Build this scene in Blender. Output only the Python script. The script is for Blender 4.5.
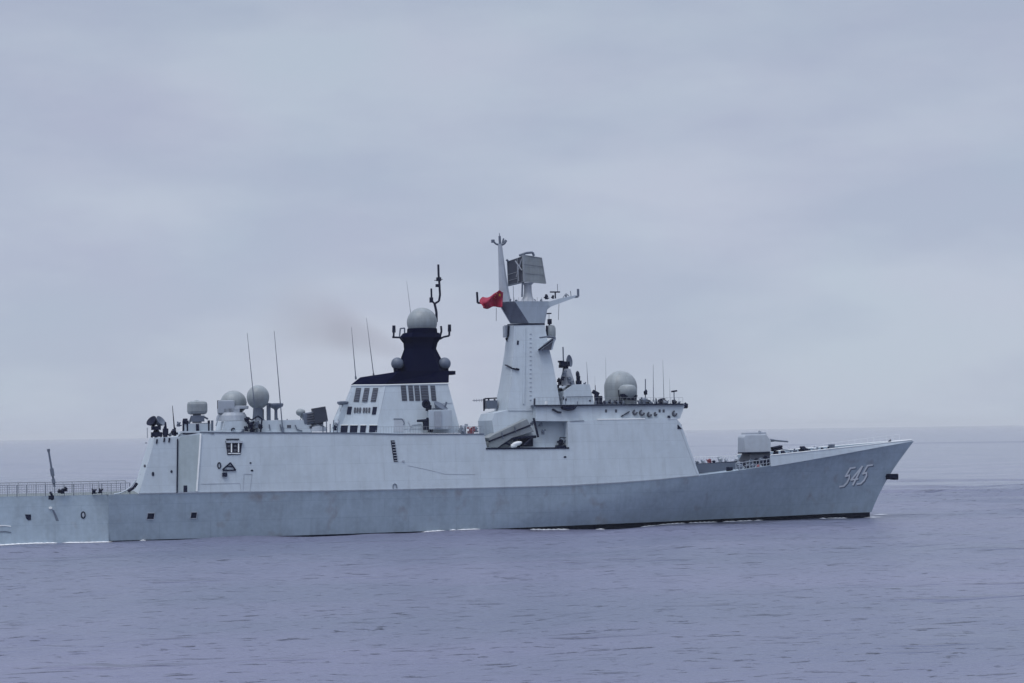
import bpy, bmesh, math, random
import numpy as np
from mathutils import Vector, Matrix
from mathutils.bvhtree import BVHTree

for o in list(bpy.data.objects):
    bpy.data.objects.remove(o, do_unlink=True)
S = bpy.context.scene
C = S.collection
random.seed(7)
RAD = math.radians

# ------------------------------------------------------------------ camera
YAW, PITCH, ROLL = RAD(14.0), math.atan(90 / 1890), RAD(0.85)
FPX, DIST, CAMH = 1890.0, 262.0, 13.3
W_, H_ = 1024, 683
CAM = Vector((-DIST * math.sin(YAW), -DIST * math.cos(YAW), CAMH))
_f = Vector((math.sin(YAW) * math.cos(PITCH), math.cos(YAW) * math.cos(PITCH), math.sin(PITCH)))
_r = Vector((math.cos(YAW), -math.sin(YAW), 0))
_u = _r.cross(_f)
_r2 = _r * math.cos(ROLL) - _u * math.sin(ROLL)
_u2 = _r * math.sin(ROLL) + _u * math.cos(ROLL)
cd = bpy.data.cameras.new('camera')
cam = bpy.data.objects.new('camera', cd)
C.objects.link(cam)
cd.sensor_width = 36.0
cd.lens = 36.0 * FPX / W_
cd.clip_start, cd.clip_end = 1.0, 60000.0
cam.matrix_world = Matrix(((_r2.x, _u2.x, -_f.x, CAM.x), (_r2.y, _u2.y, -_f.y, CAM.y),
                           (_r2.z, _u2.z, -_f.z, CAM.z), (0, 0, 0, 1)))
S.camera = cam
S.render.resolution_x, S.render.resolution_y = W_, H_

# ------------------------------------------------------------------ sky and sun
SUN_EL, SUN_AZ = RAD(66), RAD(-150)        # high, behind the camera, hidden by cloud
wd = bpy.data.worlds.new('World'); S.world = wd; wd.use_nodes = True
nt = wd.node_tree; nt.nodes.clear()
def wn(t, **k):
    n = nt.nodes.new(t)
    for a, b in k.items(): setattr(n, a, b)
    return n
L = nt.links.new
out = wn('ShaderNodeOutputWorld'); bg = wn('ShaderNodeBackground'); bg.inputs['Strength'].default_value = 0.1
sky = wn('ShaderNodeTexSky', sky_type='NISHITA', sun_disc=False)
sky.sun_elevation, sky.sun_rotation = SUN_EL, RAD(90) - SUN_AZ
tc = wn('ShaderNodeTexCoord')
sep = wn('ShaderNodeSeparateXYZ'); L(tc.outputs['Generated'], sep.inputs[0])
mp = wn('ShaderNodeMapping'); mp.inputs['Scale'].default_value = (2.0, 2.0, 6.5)
L(tc.outputs['Generated'], mp.inputs['Vector'])
nz = wn('ShaderNodeTexNoise'); nz.inputs['Scale'].default_value = 2.7; nz.inputs['Detail'].default_value = 7
nz.inputs['Roughness'].default_value = 0.52
L(mp.outputs[0], nz.inputs['Vector'])
cr = wn('ShaderNodeValToRGB')
e = cr.color_ramp.elements
e[0].position, e[0].color = 0.39, (4.22, 4.72, 6.00, 1)
e[1].position, e[1].color = 0.60, (4.86, 5.42, 6.52, 1)
L(nz.outputs['Fac'], cr.inputs[0])
mp2 = wn('ShaderNodeMapping'); mp2.inputs['Scale'].default_value = (3.0, 3.0, 6.0); mp2.inputs['Location'].default_value = (3.1, 0.7, 1.0)
L(tc.outputs['Generated'], mp2.inputs['Vector'])
nz2 = wn('ShaderNodeTexNoise'); nz2.inputs['Scale'].default_value = 2.4; nz2.inputs['Detail'].default_value = 3
L(mp2.outputs[0], nz2.inputs['Vector'])
tint = wn('ShaderNodeMix', data_type='RGBA', blend_type='MULTIPLY'); tint.inputs[0].default_value = 1.0
cr2 = wn('ShaderNodeValToRGB')
e = cr2.color_ramp.elements
e[0].position, e[0].color = 0.35, (1.015, 0.99, 1.005, 1)
e[1].position, e[1].color = 0.65, (0.98, 1.005, 1.0, 1)
L(nz2.outputs['Fac'], cr2.inputs[0])
L(cr.outputs[0], tint.inputs[6]); L(cr2.outputs[0], tint.inputs[7])
# an overcast sky is brighter towards the zenith
zr = wn('ShaderNodeValToRGB')
e = zr.color_ramp.elements
e[0].position, e[0].color = 0.0, (1.05, 1.05, 1.04, 1)
e[1].position, e[1].color = 1.0, (2.7, 2.65, 2.55, 1)
x = zr.color_ramp.elements.new(0.10); x.color = (1.03, 1.03, 1.03, 1)
x = zr.color_ramp.elements.new(0.24); x.color = (0.98, 0.98, 0.98, 1)
x = zr.color_ramp.elements.new(0.5); x.color = (1.6, 1.58, 1.55, 1)
L(sep.outputs[2], zr.inputs[0])
zm = wn('ShaderNodeMix', data_type='RGBA', blend_type='MULTIPLY'); zm.inputs[0].default_value = 1.0
L(tint.outputs[2], zm.inputs[6]); L(zr.outputs[0], zm.inputs[7])
mx = wn('ShaderNodeMix', data_type='RGBA'); mx.inputs[0].default_value = 0.93
L(sky.outputs[0], mx.inputs[6]); L(zm.outputs[2], mx.inputs[7])
L(mx.outputs[2], bg.inputs[0]); L(bg.outputs[0], out.inputs[0])

sd = bpy.data.lights.new('sun', 'SUN'); sd.energy = 1.5; sd.angle = RAD(25); sd.color = (1.0, 0.97, 0.93)
sun = bpy.data.objects.new('sun', sd); C.objects.link(sun)
sv = Vector((math.cos(SUN_EL) * math.cos(SUN_AZ), math.cos(SUN_EL) * math.sin(SUN_AZ), math.sin(SUN_EL)))
sun.rotation_euler = sv.to_track_quat('Z', 'Y').to_euler()
S.view_settings.view_transform = 'Standard'; S.view_settings.look = 'None'
S.view_settings.exposure = 0.0; S.view_settings.gamma = 1.0
S.view_settings.use_curve_mapping = False

# ------------------------------------------------------------------ measuring helpers
def ray(px, py):
    return (_f * FPX + _r2 * (px - W_ / 2) + _u2 * (H_ / 2 - py)).normalized()
def P(px, py, s=0.0):
    """point seen at (px,py) lying s metres to starboard of the ship's centre plane"""
    d = ray(px, py); t = (-s - CAM.y) / d.y
    return CAM + d * t
def P2(px, py, fun, k=0.0):
    s = 7.0
    for _ in range(14):
        p = P(px, py, s); s = fun(p.x, p.z) + k
    return P(px, py, s)
def lerp(a, b, t): return a + (b - a) * t

# ------------------------------------------------------------------ materials
def mat(name, col, rough=0.5, metal=0.0, var=0.0, streak=0.0, bump=0.0, emit=None, seams=False, rust=0.0):
    m = bpy.data.materials.new(name); m.use_nodes = True
    t = m.node_tree; b = t.nodes['Principled BSDF']
    b.inputs['Base Color'].default_value = (*col, 1); b.inputs['Roughness'].default_value = rough
    b.inputs['Metallic'].default_value = metal
    if max(col) < 0.06 and rough > .3: b.inputs['Specular IOR Level'].default_value = 0.0 if name.startswith('sooty') else 0.06
    lk = t.links.new
    g = t.nodes.new('ShaderNodeNewGeometry')
    src = None
    def mixcol(prev, fac_socket, c2, amt):
        r = t.nodes.new('ShaderNodeMapRange'); r.inputs[1].default_value = 0.42; r.inputs[2].default_value = 0.7
        r.inputs[4].default_value = amt
        lk(fac_socket, r.inputs[0])
        q = t.nodes.new('ShaderNodeMix'); q.data_type = 'RGBA'
        lk(r.outputs[0], q.inputs[0])
        if prev is None: q.inputs[6].default_value = (*col, 1)
        else: lk(prev, q.inputs[6])
        q.inputs[7].default_value = (*c2, 1)
        return q.outputs[2]
    if var > 0:
        n = t.nodes.new('ShaderNodeTexNoise'); n.inputs['Scale'].default_value = 0.35; n.inputs['Detail'].default_value = 6
        lk(g.outputs['Position'], n.inputs['Vector'])
        src = mixcol(src, n.outputs['Fac'], tuple(c * 0.72 for c in col), var)
        n = t.nodes.new('ShaderNodeTexNoise'); n.inputs['Scale'].default_value = 1.7; n.inputs['Detail'].default_value = 4
        mp = t.nodes.new('ShaderNodeMapping'); mp.inputs['Location'].default_value = (7, 3, 1)
        lk(g.outputs['Position'], mp.inputs[0]); lk(mp.outputs[0], n.inputs['Vector'])
        src = mixcol(src, n.outputs['Fac'], tuple(min(1, c * 1.18) for c in col), var * 0.7)
    if streak > 0:
        n = t.nodes.new('ShaderNodeTexNoise'); n.inputs['Scale'].default_value = 1.0; n.inputs['Detail'].default_value = 5
        mp = t.nodes.new('ShaderNodeMapping'); mp.inputs['Scale'].default_value = (1.4, 1.4, 0.10)
        lk(g.outputs['Position'], mp.inputs[0]); lk(mp.outputs[0], n.inputs['Vector'])
        src = mixcol(src, n.outputs['Fac'], (col[0] * 0.62, col[1] * 0.58, col[2] * 0.54), streak)
    if rust > 0:
        n = t.nodes.new('ShaderNodeTexNoise'); n.inputs['Scale'].default_value = 0.9; n.inputs['Detail'].default_value = 6
        mp = t.nodes.new('ShaderNodeMapping'); mp.inputs['Scale'].default_value = (0.5, 0.5, 0.35); mp.inputs['Location'].default_value = (2, 9, 4)
        lk(g.outputs['Position'], mp.inputs[0]); lk(mp.outputs[0], n.inputs['Vector'])
        r = t.nodes.new('ShaderNodeMapRange'); r.inputs[1].default_value = 0.6; r.inputs[2].default_value = 0.78; r.inputs[4].default_value = rust
        lk(n.outputs['Fac'], r.inputs[0])
        q = t.nodes.new('ShaderNodeMix'); q.data_type = 'RGBA'; lk(r.outputs[0], q.inputs[0])
        lk(src, q.inputs[6]); q.inputs[7].default_value = (0.16, 0.105, 0.075, 1)
        src = q.outputs[2]
    if seams:   # plate seams: thin lines between welded plates
        sp = t.nodes.new('ShaderNodeSeparateXYZ'); lk(g.outputs['Position'], sp.inputs[0])
        cb = t.nodes.new('ShaderNodeCombineXYZ'); lk(sp.outputs[0], cb.inputs[0]); lk(sp.outputs[2], cb.inputs[1])
        br = t.nodes.new('ShaderNodeTexBrick'); br.inputs['Scale'].default_value = 1.0
        sw, sh_ = seams if isinstance(seams, tuple) else (6.5, 2.35)
        br.inputs['Brick Width'].default_value = sw; br.inputs['Row Height'].default_value = sh_
        br.inputs['Mortar Size'].default_value = 0.035; br.inputs['Mortar Smooth'].default_value = 0.6
        br.inputs['Color1'].default_value = (1, 1, 1, 1); br.inputs['Color2'].default_value = (0.955, 0.96, 0.965, 1)
        br.inputs['Mortar'].default_value = (0.80, 0.81, 0.83, 1)
        lk(cb.outputs[0], br.inputs['Vector'])
        q = t.nodes.new('ShaderNodeMix'); q.data_type = 'RGBA'; q.blend_type = 'MULTIPLY'; q.inputs[0].default_value = 0.85
        if src is None: q.inputs[6].default_value = (*col, 1)
        else: lk(src, q.inputs[6])
        lk(br.outputs['Color'], q.inputs[7]); src = q.outputs[2]
    if src is not None: lk(src, b.inputs['Base Color'])
    if bump > 0:
        n = t.nodes.new('ShaderNodeTexNoise'); n.inputs['Scale'].default_value = 0.9; n.inputs['Detail'].default_value = 2
        lk(g.outputs['Position'], n.inputs['Vector'])
        bn = t.nodes.new('ShaderNodeBump'); bn.inputs['Strength'].default_value = bump; bn.inputs['Distance'].default_value = 0.08
        lk(n.outputs['Fac'], bn.inputs['Height']); lk(bn.outputs[0], b.inputs['Normal'])
    return m
M = dict(
    hull=mat('hull_paint', (0.305, 0.38, 0.455), 0.42, var=0.6, streak=0.22, bump=0.45, seams=True, rust=0.5),
    sup=mat('superstructure_paint', (0.42, 0.485, 0.55), 0.5, var=0.3, streak=0.2, bump=0.30, seams=True),
    eq=mat('equipment_paint', (0.33, 0.37, 0.43), 0.5, var=0.5, streak=0.2),
    green=mat('green_grey_panel_paint', (0.335, 0.40, 0.435), 0.5, var=0.4, streak=0.3),
    pale=mat('pale_paint', (0.72, 0.75, 0.76), 0.5, var=0.3),
    can=mat('canister_paint', (0.20, 0.228, 0.25), 0.6, var=0.6, streak=0.4),
    deep=mat('dark_grey_and_shade', (0.028, 0.036, 0.06), 0.7, var=0.5),  # dark grey; on the gun mount it stands in for turret shade
    soot=mat('painted_shade', (0.115, 0.135, 0.19), 0.7, var=0.7, streak=0.5),  # shade of the down-facing mast head facet, put into the colour
    dome=mat('radome_shell', (0.25, 0.285, 0.31), 0.5, var=0.5, streak=0.4, seams=(1.25, 0.9)),
    deck=mat('deck_paint', (0.13, 0.155, 0.165), 0.8, var=0.6),
    black=mat('sooty_funnel_paint', (0.005, 0.007, 0.026), 0.8),
    dark=mat('dark_metal', (0.014, 0.018, 0.040), 0.5, var=0.3),
    mid=mat('grey_metal', (0.10, 0.125, 0.175), 0.5, var=0.5),
    boot=mat('boot_topping_paint', (0.010, 0.013, 0.026), 0.5, var=0.4),
    glass=mat('dark_window', (0.02, 0.025, 0.035), 0.15),
    louvre=mat('louvre_grey', (0.05, 0.058, 0.085), 0.6, var=0.4),
    red=mat('flag_red', (0.28, 0.010, 0.045), 0.7, var=0.3),
    maroon=mat('hose_red', (0.22, 0.06, 0.08), 0.6),
    yellow=mat('star_yellow', (0.7, 0.5, 0.05), 0.7),
    number=mat('number_white', (0.66, 0.69, 0.72), 0.6, var=0.3),
    foam=mat('sea_foam', (0.72, 0.74, 0.78), 0.9, var=0.4),
    pole=mat('mast_grey', (0.25, 0.275, 0.32), 0.5, var=0.4),
)

# ------------------------------------------------------------------ mesh helpers
class MB:
    def __init__(self): self.bm = bmesh.new()
    def v(self, p): return self.bm.verts.new(p)
    def face(self, pts):
        try: return self.bm.faces.new([self.v(p) for p in pts])
        except ValueError: return None
    def box(self, c, s, rot=None):
        c = Vector(c); m = rot.to_matrix() if rot is not None and hasattr(rot, 'to_matrix') else (rot or Matrix.Identity(3))
        vs = [self.v(c + m @ Vector((i * s[0] / 2, j * s[1] / 2, k * s[2] / 2))) for i in (-1, 1) for j in (-1, 1) for k in (-1, 1)]
        for f in ((0,1,3,2),(4,6,7,5),(0,4,5,1),(2,3,7,6),(0,2,6,4),(1,5,7,3)):
            self.bm.faces.new([vs[i] for i in f])
        return self
    def tube(self, a, b, r0, r1=None, n=8, cap=True):
        a, b = Vector(a), Vector(b); r1 = r0 if r1 is None else r1
        d = (b - a).normalized(); x = d.orthogonal().normalized(); y = d.cross(x)
        A, B = [], []
        for i in range(n):
            t = 2 * math.pi * i / n; o = x * math.cos(t) + y * math.sin(t)
            A.append(self.v(a + o * r0)); B.append(self.v(b + o * r1))
        for i in range(n): self.bm.faces.new((A[i], A[(i+1) % n], B[(i+1) % n], B[i]))
        if cap: self.bm.faces.new(A[::-1]); self.bm.faces.new(B)
        return self
    def path(self, pts, r, n=6):
        for a, b in zip(pts[:-1], pts[1:]): self.tube(a, b, r, n=n)
        return self
    def lathe(self, c, prof, n=28, axis=(0, 0, 1)):
        """prof: list of (radius, height) along axis"""
        c = Vector(c); ax = Vector(axis).normalized(); x = ax.orthogonal().normalized(); y = ax.cross(x)
        rings = []
        for r, h in prof:
            if r < 1e-4: rings.append([self.v(c + ax * h)])
            else: rings.append([self.v(c + ax * h + (x * math.cos(2*math.pi*i/n) + y * math.sin(2*math.pi*i/n)) * r) for i in range(n)])
        for a, b in zip(rings[:-1], rings[1:]):
            for i in range(n):
                j = (i + 1) % n
                if len(a) == 1 and len(b) == 1: continue
                if len(a) == 1: self.bm.faces.new((a[0], b[j], b[i]))
                elif len(b) == 1: self.bm.faces.new((a[i], a[j], b[0]))
                else: self.bm.faces.new((a[i], a[j], b[j], b[i]))
        for r, rev in ((rings[0], True), (rings[-1], False)):
            if len(r) > 1: self.bm.faces.new(r[::-1] if rev else r)
        return self
    def sphere(self, c, r, sq=1.0, n=28, m=14, cut=-1.0):
        prof = []
        for i in range(m + 1):
            a = math.asin(max(cut, -1)) + (math.pi / 2 - math.asin(max(cut, -1))) * i / m
            prof.append((max(0, r * math.cos(a)) if i < m else 0, r * math.sin(a) * sq))
        if cut <= -1: prof[0] = (0, -r * sq)
        return self.lathe(c, prof, n)
    def prism(self, A, B):
        """closed solid between two matching outlines"""
        a = [self.v(p) for p in A]; b = [self.v(p) for p in B]; n = len(a)
        fs = []
        for i in range(n): fs.append(self.bm.faces.new((a[i], a[(i+1) % n], b[(i+1) % n], b[i])))
        ca = self.bm.faces.new(a[::-1]); cb = self.bm.faces.new(b)
        if n > 4: bmesh.ops.triangulate(self.bm, faces=[ca, cb])
        return self
    def build(self, name, m, parent=None, smooth=False, bevel=0.0, label=None):
        bmesh.ops.recalc_face_normals(self.bm, faces=self.bm.faces)
        me = bpy.data.meshes.new(name); self.bm.to_mesh(me); self.bm.free()
        me.materials.append(m)
        if smooth:
            for p in me.polygons: p.use_smooth = True
            me.set_sharp_from_angle(angle=RAD(35))
        o = bpy.data.objects.new(name, me); C.objects.link(o)
        if parent is not None: o.parent = parent
        if bevel > 0:
            b = o.modifiers.new('bevel', 'BEVEL'); b.width = bevel; b.segments = 2; b.limit_method = 'ANGLE'; b.angle_limit = RAD(30)
        if label: o['label'] = label
        return o

# ------------------------------------------------------------------ sea
WL = []
rs = np.random.RandomState(11)
for i in range(64):
    lam = 1.3 * (34 / 1.3) ** (i / 63.0)
    th = rs.normal(RAD(-68), 0.55)
    amp = 0.0036 * lam ** 0.80 * rs.uniform(0.5, 1.2)
    WL.append((lam, math.cos(th), math.sin(th), amp, rs.uniform(0, 6.28)))
def sea_h(X, Y, cell):
    Z = np.zeros_like(X)
    g = 0.65 + 0.5 * np.sin(X * 0.021 + 1.3 + 1.2 * np.sin(Y * 0.013)) * np.sin(Y * 0.017 + 0.6 + np.sin(X * 0.011))
    for lam, c, s, a, ph in WL:
        w = np.clip((lam / cell - 3.0) / 3.0, 0, 1)
        k = 2 * math.pi / lam
        q = np.sin(k * (X * c + Y * s) + ph)
        Z += a * w * (q + 0.25 * q * q) * (g if lam < 9 else 1.0)
    # low swells rolling in ahead of the bow
    for x0, y0, wx, wy, a, lam, th in ((118, 86, 70, 9, .62, 9, RAD(-117)), (95, 76, 40, 6, .42, 8, RAD(-121)), (86, 4, 14, 8, .36, 6, RAD(-110)), (140, 60, 60, 7, .42, 8, RAD(-115)), (130, 112, 60, 9, .5, 10, RAD(-118)), (100, 40, 30, 6, .28, 7, RAD(-112)), (150, 160, 60, 10, .5, 13, RAD(-119)), (640, 1000, 230, 60, 1.6, 50, RAD(-118))):
        dx, dy = X - x0, Y - y0; ct, st = math.cos(th), math.sin(th)
        q = dx * ct + dy * st; p = -dx * st + dy * ct
        Z += a * np.exp(-(p / wx) ** 2 - (q / wy) ** 2) * np.cos(2 * math.pi * q / lam + .5 * np.sin(p * .09)) * np.clip((lam / cell - 2) / 2, 0, 1)
    return Z
def build_sea():
    r = [12.0]
    while r[-1] < 26000: r.append(r[-1] + max(0.28, r[-1] * 0.0048) if r[-1] > 55 else r[-1] + 1.0)
    r = np.array(r)
    fine = np.arange(-21, 21.001, 0.105)
    coarse = np.concatenate([np.arange(21.5, 60, 1.0), np.arange(60, 300, 6.0), np.arange(300, 338.6, 1.0)])
    ang = RAD(90) - YAW - np.radians(np.concatenate([fine, coarse]))
    R, A = np.meshgrid(r, ang, indexing='ij')
    X = CAM.x + R * np.cos(A); Y = CAM.y + R * np.sin(A)
    cell = np.maximum(np.maximum(0.28, R * 0.0048), R * RAD(0.105))
    far = np.clip((2600 - R) / 1200, 0, 1)
    far = far * (1 - .45 * np.clip((Y - 90) / 60, 0, 1))
    Z = sea_h(X, Y, cell) * far
    nr, na = R.shape
    co = np.stack([X, Y, Z], -1).reshape(-1, 3)
    idx = np.arange(nr * na).reshape(nr, na)
    nx = np.roll(idx, -1, axis=1)
    f = np.stack([idx[:-1], idx[1:], nx[1:], nx[:-1]], -1).reshape(-1, 4)
    me = bpy.data.meshes.new('sea')
    me.vertices.add(len(co) + 1); me.vertices.foreach_set('co', np.vstack([co, [[CAM.x, CAM.y, 0]]]).ravel())
    c = len(co)
    tri = np.stack([nx[0], idx[0] * 0 + c, idx[0]], -1)
    nl = f.size + tri.size
    me.loops.add(nl); me.loops.foreach_set('vertex_index', np.concatenate([f.ravel(), tri.ravel()]).astype(np.int32))
    me.polygons.add(len(f) + len(tri))
    me.polygons.foreach_set('loop_start', np.concatenate([np.arange(len(f)) * 4, f.size + np.arange(len(tri)) * 3]).astype(np.int32))
    me.update(calc_edges=True); me.validate()
    me.polygons.foreach_set('use_smooth', np.ones(len(me.polygons), dtype=bool))
    o = bpy.data.objects.new('sea', me); C.objects.link(o); o['kind'] = 'structure'
    if me.polygons[0].normal.z < 0: me.flip_normals()
    m = bpy.data.materials.new('sea_water'); m.use_nodes = True; me.materials.append(m)
    t = m.node_tree; b = t.nodes['Principled BSDF']; lk = t.links.new
    g = t.nodes.new('ShaderNodeNewGeometry')
    b.inputs['Roughness'].default_value = 0.32; b.inputs['IOR'].default_value = 1.33
    def nz(scale, sx, sy, rot, detail, loc=(0, 0, 0), rough=0.5):
        mp = t.nodes.new('ShaderNodeMapping'); mp.inputs['Rotation'].default_value = (0, 0, rot)
        mp.inputs['Scale'].default_value = (sx, sy, 1); mp.inputs['Location'].default_value = loc
        n = t.nodes.new('ShaderNodeTexNoise'); n.inputs['Scale'].default_value = scale; n.inputs['Detail'].default_value = detail
        n.inputs['Roughness'].default_value = rough
        lk(g.outputs['Position'], mp.inputs[0]); lk(mp.outputs[0], n.inputs['Vector']); return n.outputs['Fac']
    big = nz(0.012, 1, 2.2, 0.3, 4)
    r = t.nodes.new('ShaderNodeValToRGB'); e = r.color_ramp.elements
    e[0].position, e[0].color = 0.38, (0.112, 0.130, 0.196, 1)
    e[1].position, e[1].color = 0.64, (0.140, 0.148, 0.228, 1)
    lk(big, r.inputs[0]); lk(r.outputs[0], b.inputs['Base Color'])
    a1 = nz(0.55, 1.0, 2.3, 0.25, 4); a2 = nz(2.2, 1, 1.8, -0.2, 3, (5, 3, 0)); a3 = nz(0.13, 1, 2.0, 0.1, 3, (1, 8, 0))
    mm = t.nodes.new('ShaderNodeMath'); mm.operation = 'MULTIPLY_ADD'; lk(a2, mm.inputs[0]); mm.inputs[1].default_value = 0.42; lk(a1, mm.inputs[2])
    m2 = t.nodes.new('ShaderNodeMath'); m2.operation = 'MULTIPLY_ADD'; lk(a3, m2.inputs[0]); m2.inputs[1].default_value = 1.2; lk(mm.outputs[0], m2.inputs[2])
    def peaks(src, lo, hi, amp, prev):
        r_ = t.nodes.new('ShaderNodeMapRange'); r_.interpolation_type = 'SMOOTHSTEP'
        r_.inputs[1].default_value = lo; r_.inputs[2].default_value = hi; r_.inputs[4].default_value = amp; lk(src, r_.inputs[0])
        a_ = t.nodes.new('ShaderNodeMath'); a_.operation = 'ADD'; lk(r_.outputs[0], a_.inputs[0]); lk(prev, a_.inputs[1]); return a_.outputs[0]
    # scattered short steep wavelets, long low swells
    hsum = peaks(nz(0.62, 0.85, 2.6, RAD(15), 4, (4, 1, 0), .6), .62, .74, 3.8, m2.outputs[0])
    hsum = peaks(nz(0.30, 0.60, 2.2, RAD(11), 4, (9, 5, 0), .6), .63, .75, 4.2, hsum)
    hsum = peaks(nz(0.09, 0.40, 1.8, RAD(14), 3, (2, 7, 0), .55), .60, .74, 3.5, hsum)
    # beyond the ship the wind drops and the water turns slick
    sp_ = t.nodes.new('ShaderNodeSeparateXYZ'); lk(g.outputs['Position'], sp_.inputs[0])
    wob = t.nodes.new('ShaderNodeMath'); wob.operation = 'MULTIPLY_ADD'; lk(nz(0.018, 1, 3.0, .2, 4, (3, 3, 0)), wob.inputs[0]); wob.inputs[1].default_value = 150; lk(sp_.outputs[1], wob.inputs[2])
    cal = t.nodes.new('ShaderNodeMapRange'); cal.interpolation_type = 'SMOOTHSTEP'; cal.inputs[1].default_value = 140; cal.inputs[2].default_value = 215; cal.inputs[3].default_value = 0.9; cal.inputs[4].default_value = 0.46; lk(wob.outputs[0], cal.inputs[0])
    rg_ = t.nodes.new('ShaderNodeMapRange'); rg_.inputs[1].default_value = .46; rg_.inputs[2].default_value = .9; rg_.inputs[3].default_value = .14; rg_.inputs[4].default_value = .32; lk(cal.outputs[0], rg_.inputs[0]); lk(rg_.outputs[0], b.inputs['Roughness'])
    bn = t.nodes.new('ShaderNodeBump'); lk(cal.outputs[0], bn.inputs['Strength']); bn.inputs['Distance'].default_value = 0.30
    lk(hsum, bn.inputs['Height']); lk(bn.outputs[0], b.inputs['Normal'])
    return o
build_sea()
def sea_z(x, y): return float(sea_h(np.array([x]), np.array([y]), np.array([1.25]))[0])

# ------------------------------------------------------------------ hull
ship = bpy.data.objects.new('naval_frigate', None); C.objects.link(ship)
ship['label'] = 'long grey warship with black topped funnel, tall radar mast and 545 on its bow'
ship['category'] = 'warship'

tip = P(914, 441, 0.0); stemw = P(869, 518, 0.0)
XTIP, XWL = tip.x, stemw.x
XS = P(-45, 500, 7.0).x                    # transom
XK = P(108.5, 500, 7.3).x                  # where the flared side gives way to the flat stern side
def half(X, u):
    """half breadth at level u (0 water, 1 deck)"""
    xe = lerp(XWL, XTIP, u)
    x0 = lerp(-8.0, 12.0, u)
    if X >= xe: return 0.0
    B = lerp(6.95, 7.75, u ** 0.9)
    if X > x0: B *= 1 - ((X - x0) / (xe - x0)) ** lerp(1.5, 2.7, u ** 1.15)
    return B
def deck_half(X, z=0): return half(X, 1.0)
dk = [(-45, 499.5), (0, 497), (60, 496), (110, 494.8), (180, 493), (240, 492), (320, 491), (400, 489.7), (480, 488), (560, 486), (620, 482.6),
      (660, 479.5), (700, 475.5), (735, 471.5), (770, 466.6), (800, 461.6), (830, 456.3), (860, 450.7), (890, 445.2), (914, 441)]
DKP = [P2(a, b, deck_half) for a, b in dk]
DX = np.array([p.x for p in DKP]); DZ = np.array([p.z for p in DKP])
def zdeck(X): return float(np.interp(X, DX, DZ))
BX = [(-100, 0.10), (P(300, 536, 7).x, 0.16), (P(480, 530, 7).x, 0.30), (P(700, 523, 6).x, 0.62), (XWL, 0.85)]
def zboot(X): return float(np.interp(X, [a for a, b in BX], [b for a, b in BX]))
def stem_x(z):
    u = z / tip.z
    return lerp(XWL, XTIP, u) - 0.9 * math.sin(math.pi * min(max(u, 0), 1)) * 0.8
NU = 10
def loft(X0, X1, n, zfun0, zfun1, hfun, name, m, follow_stem=True):
    b = MB(); rows = []
    for i in range(n + 1):
        t = i / n; t = 1 - (1 - t) ** 1.35 if follow_stem else t
        row = []
        for j in range(NU + 1):
            v = j / NU
            Xr = X0 + (X1 - X0) * t
            z0, z1 = zfun0(Xr), zfun1(Xr); z = lerp(z0, z1, v)
            u = max(0, z / (z1 if z1 > 2 else zdeck(Xr)))
            X = Xr
            if follow_stem:
                xe = stem_x(z)
                k = max(0, (Xr - 20) / (X1 - 20))
                X = Xr if Xr < 20 else 20 + (xe - 20) * k
            # breadth keyed so that it closes exactly on the stem
            Xb = X
            if follow_stem and Xr >= 20:
                Xb = 20 + (lerp(XWL, XTIP, min(u, 1)) - 20) * k
            h = hfun(Xb, min(u, 1)) if (t < 1 or not follow_stem) else 0.0
            row.append((X, h, z))
        rows.append(row)
    for side in (-1, 1):
        vs = [[b.v((X, side * h, z)) for X, h, z in row] for row in rows]
        for i in range(n):
            for j in range(NU):
                b.bm.faces.new((vs[i][j], vs[i+1][j], vs[i+1][j+1], vs[i][j+1]))
    # closing faces: aft end and deck
    for i in (0,):
        A = [(X, -h, z) for X, h, z in rows[i]] + [(X, h, z) for X, h, z in rows[i][::-1]]
        b.face(A)
    top = [[b.v((row[-1][0], s * row[-1][1], row[-1][2])) for s in (-1, 1)] for row in rows]
    for i in range(n):
        b.bm.faces.new((top[i][0], top[i+1][0], top[i+1][1], top[i][1]))
    bmesh.ops.remove_doubles(b.bm, verts=b.bm.verts, dist=0.002)
    return b.build(name, m, ship, smooth=True)
hull = loft(XK, XTIP, 90, zboot, zdeck, half, 'hull', M['hull'])
loft(XK, XWL + 0.15, 60, lambda X: -1.6, lambda X: zboot(X) , lambda X, u: half(X, min(1, max(0, 0.1 * u))), 'boot_topping', M['boot'], False)
def stern_half(X, u):
    k = (X - XS) / (XK - XS)
    return lerp(7.15, 7.35, k) - 0.75 * u
stern = loft(XS, XK, 12, lambda X: -1.2, zdeck, stern_half, 'stern_hull', M['hull'], False)
stern['label'] = 'paler flat sided stern section of the hull under the flight deck'
dg = bpy.context.evaluated_depsgraph_get(); dg.update()

# non skid coating on the weather decks, a thin sheet 4 mm proud
b = MB(); n = 60
for i in range(n):
    a0, a1 = lerp(XS + .2, XTIP - 1.5, i / n), lerp(XS + .2, XTIP - 1.5, (i + 1) / n)
    w0, w1 = [(stern_half(a, 1) if a < XK else deck_half(a)) - 0.25 for a in (a0, a1)]
    b.face([(a0, -w0, zdeck(a0) + .01), (a1, -w1, zdeck(a1) + .01), (a1, w1, zdeck(a1) + .01), (a0, w0, zdeck(a0) + .01)])
b.build('deck_coating', M['deck'], ship)

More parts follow.
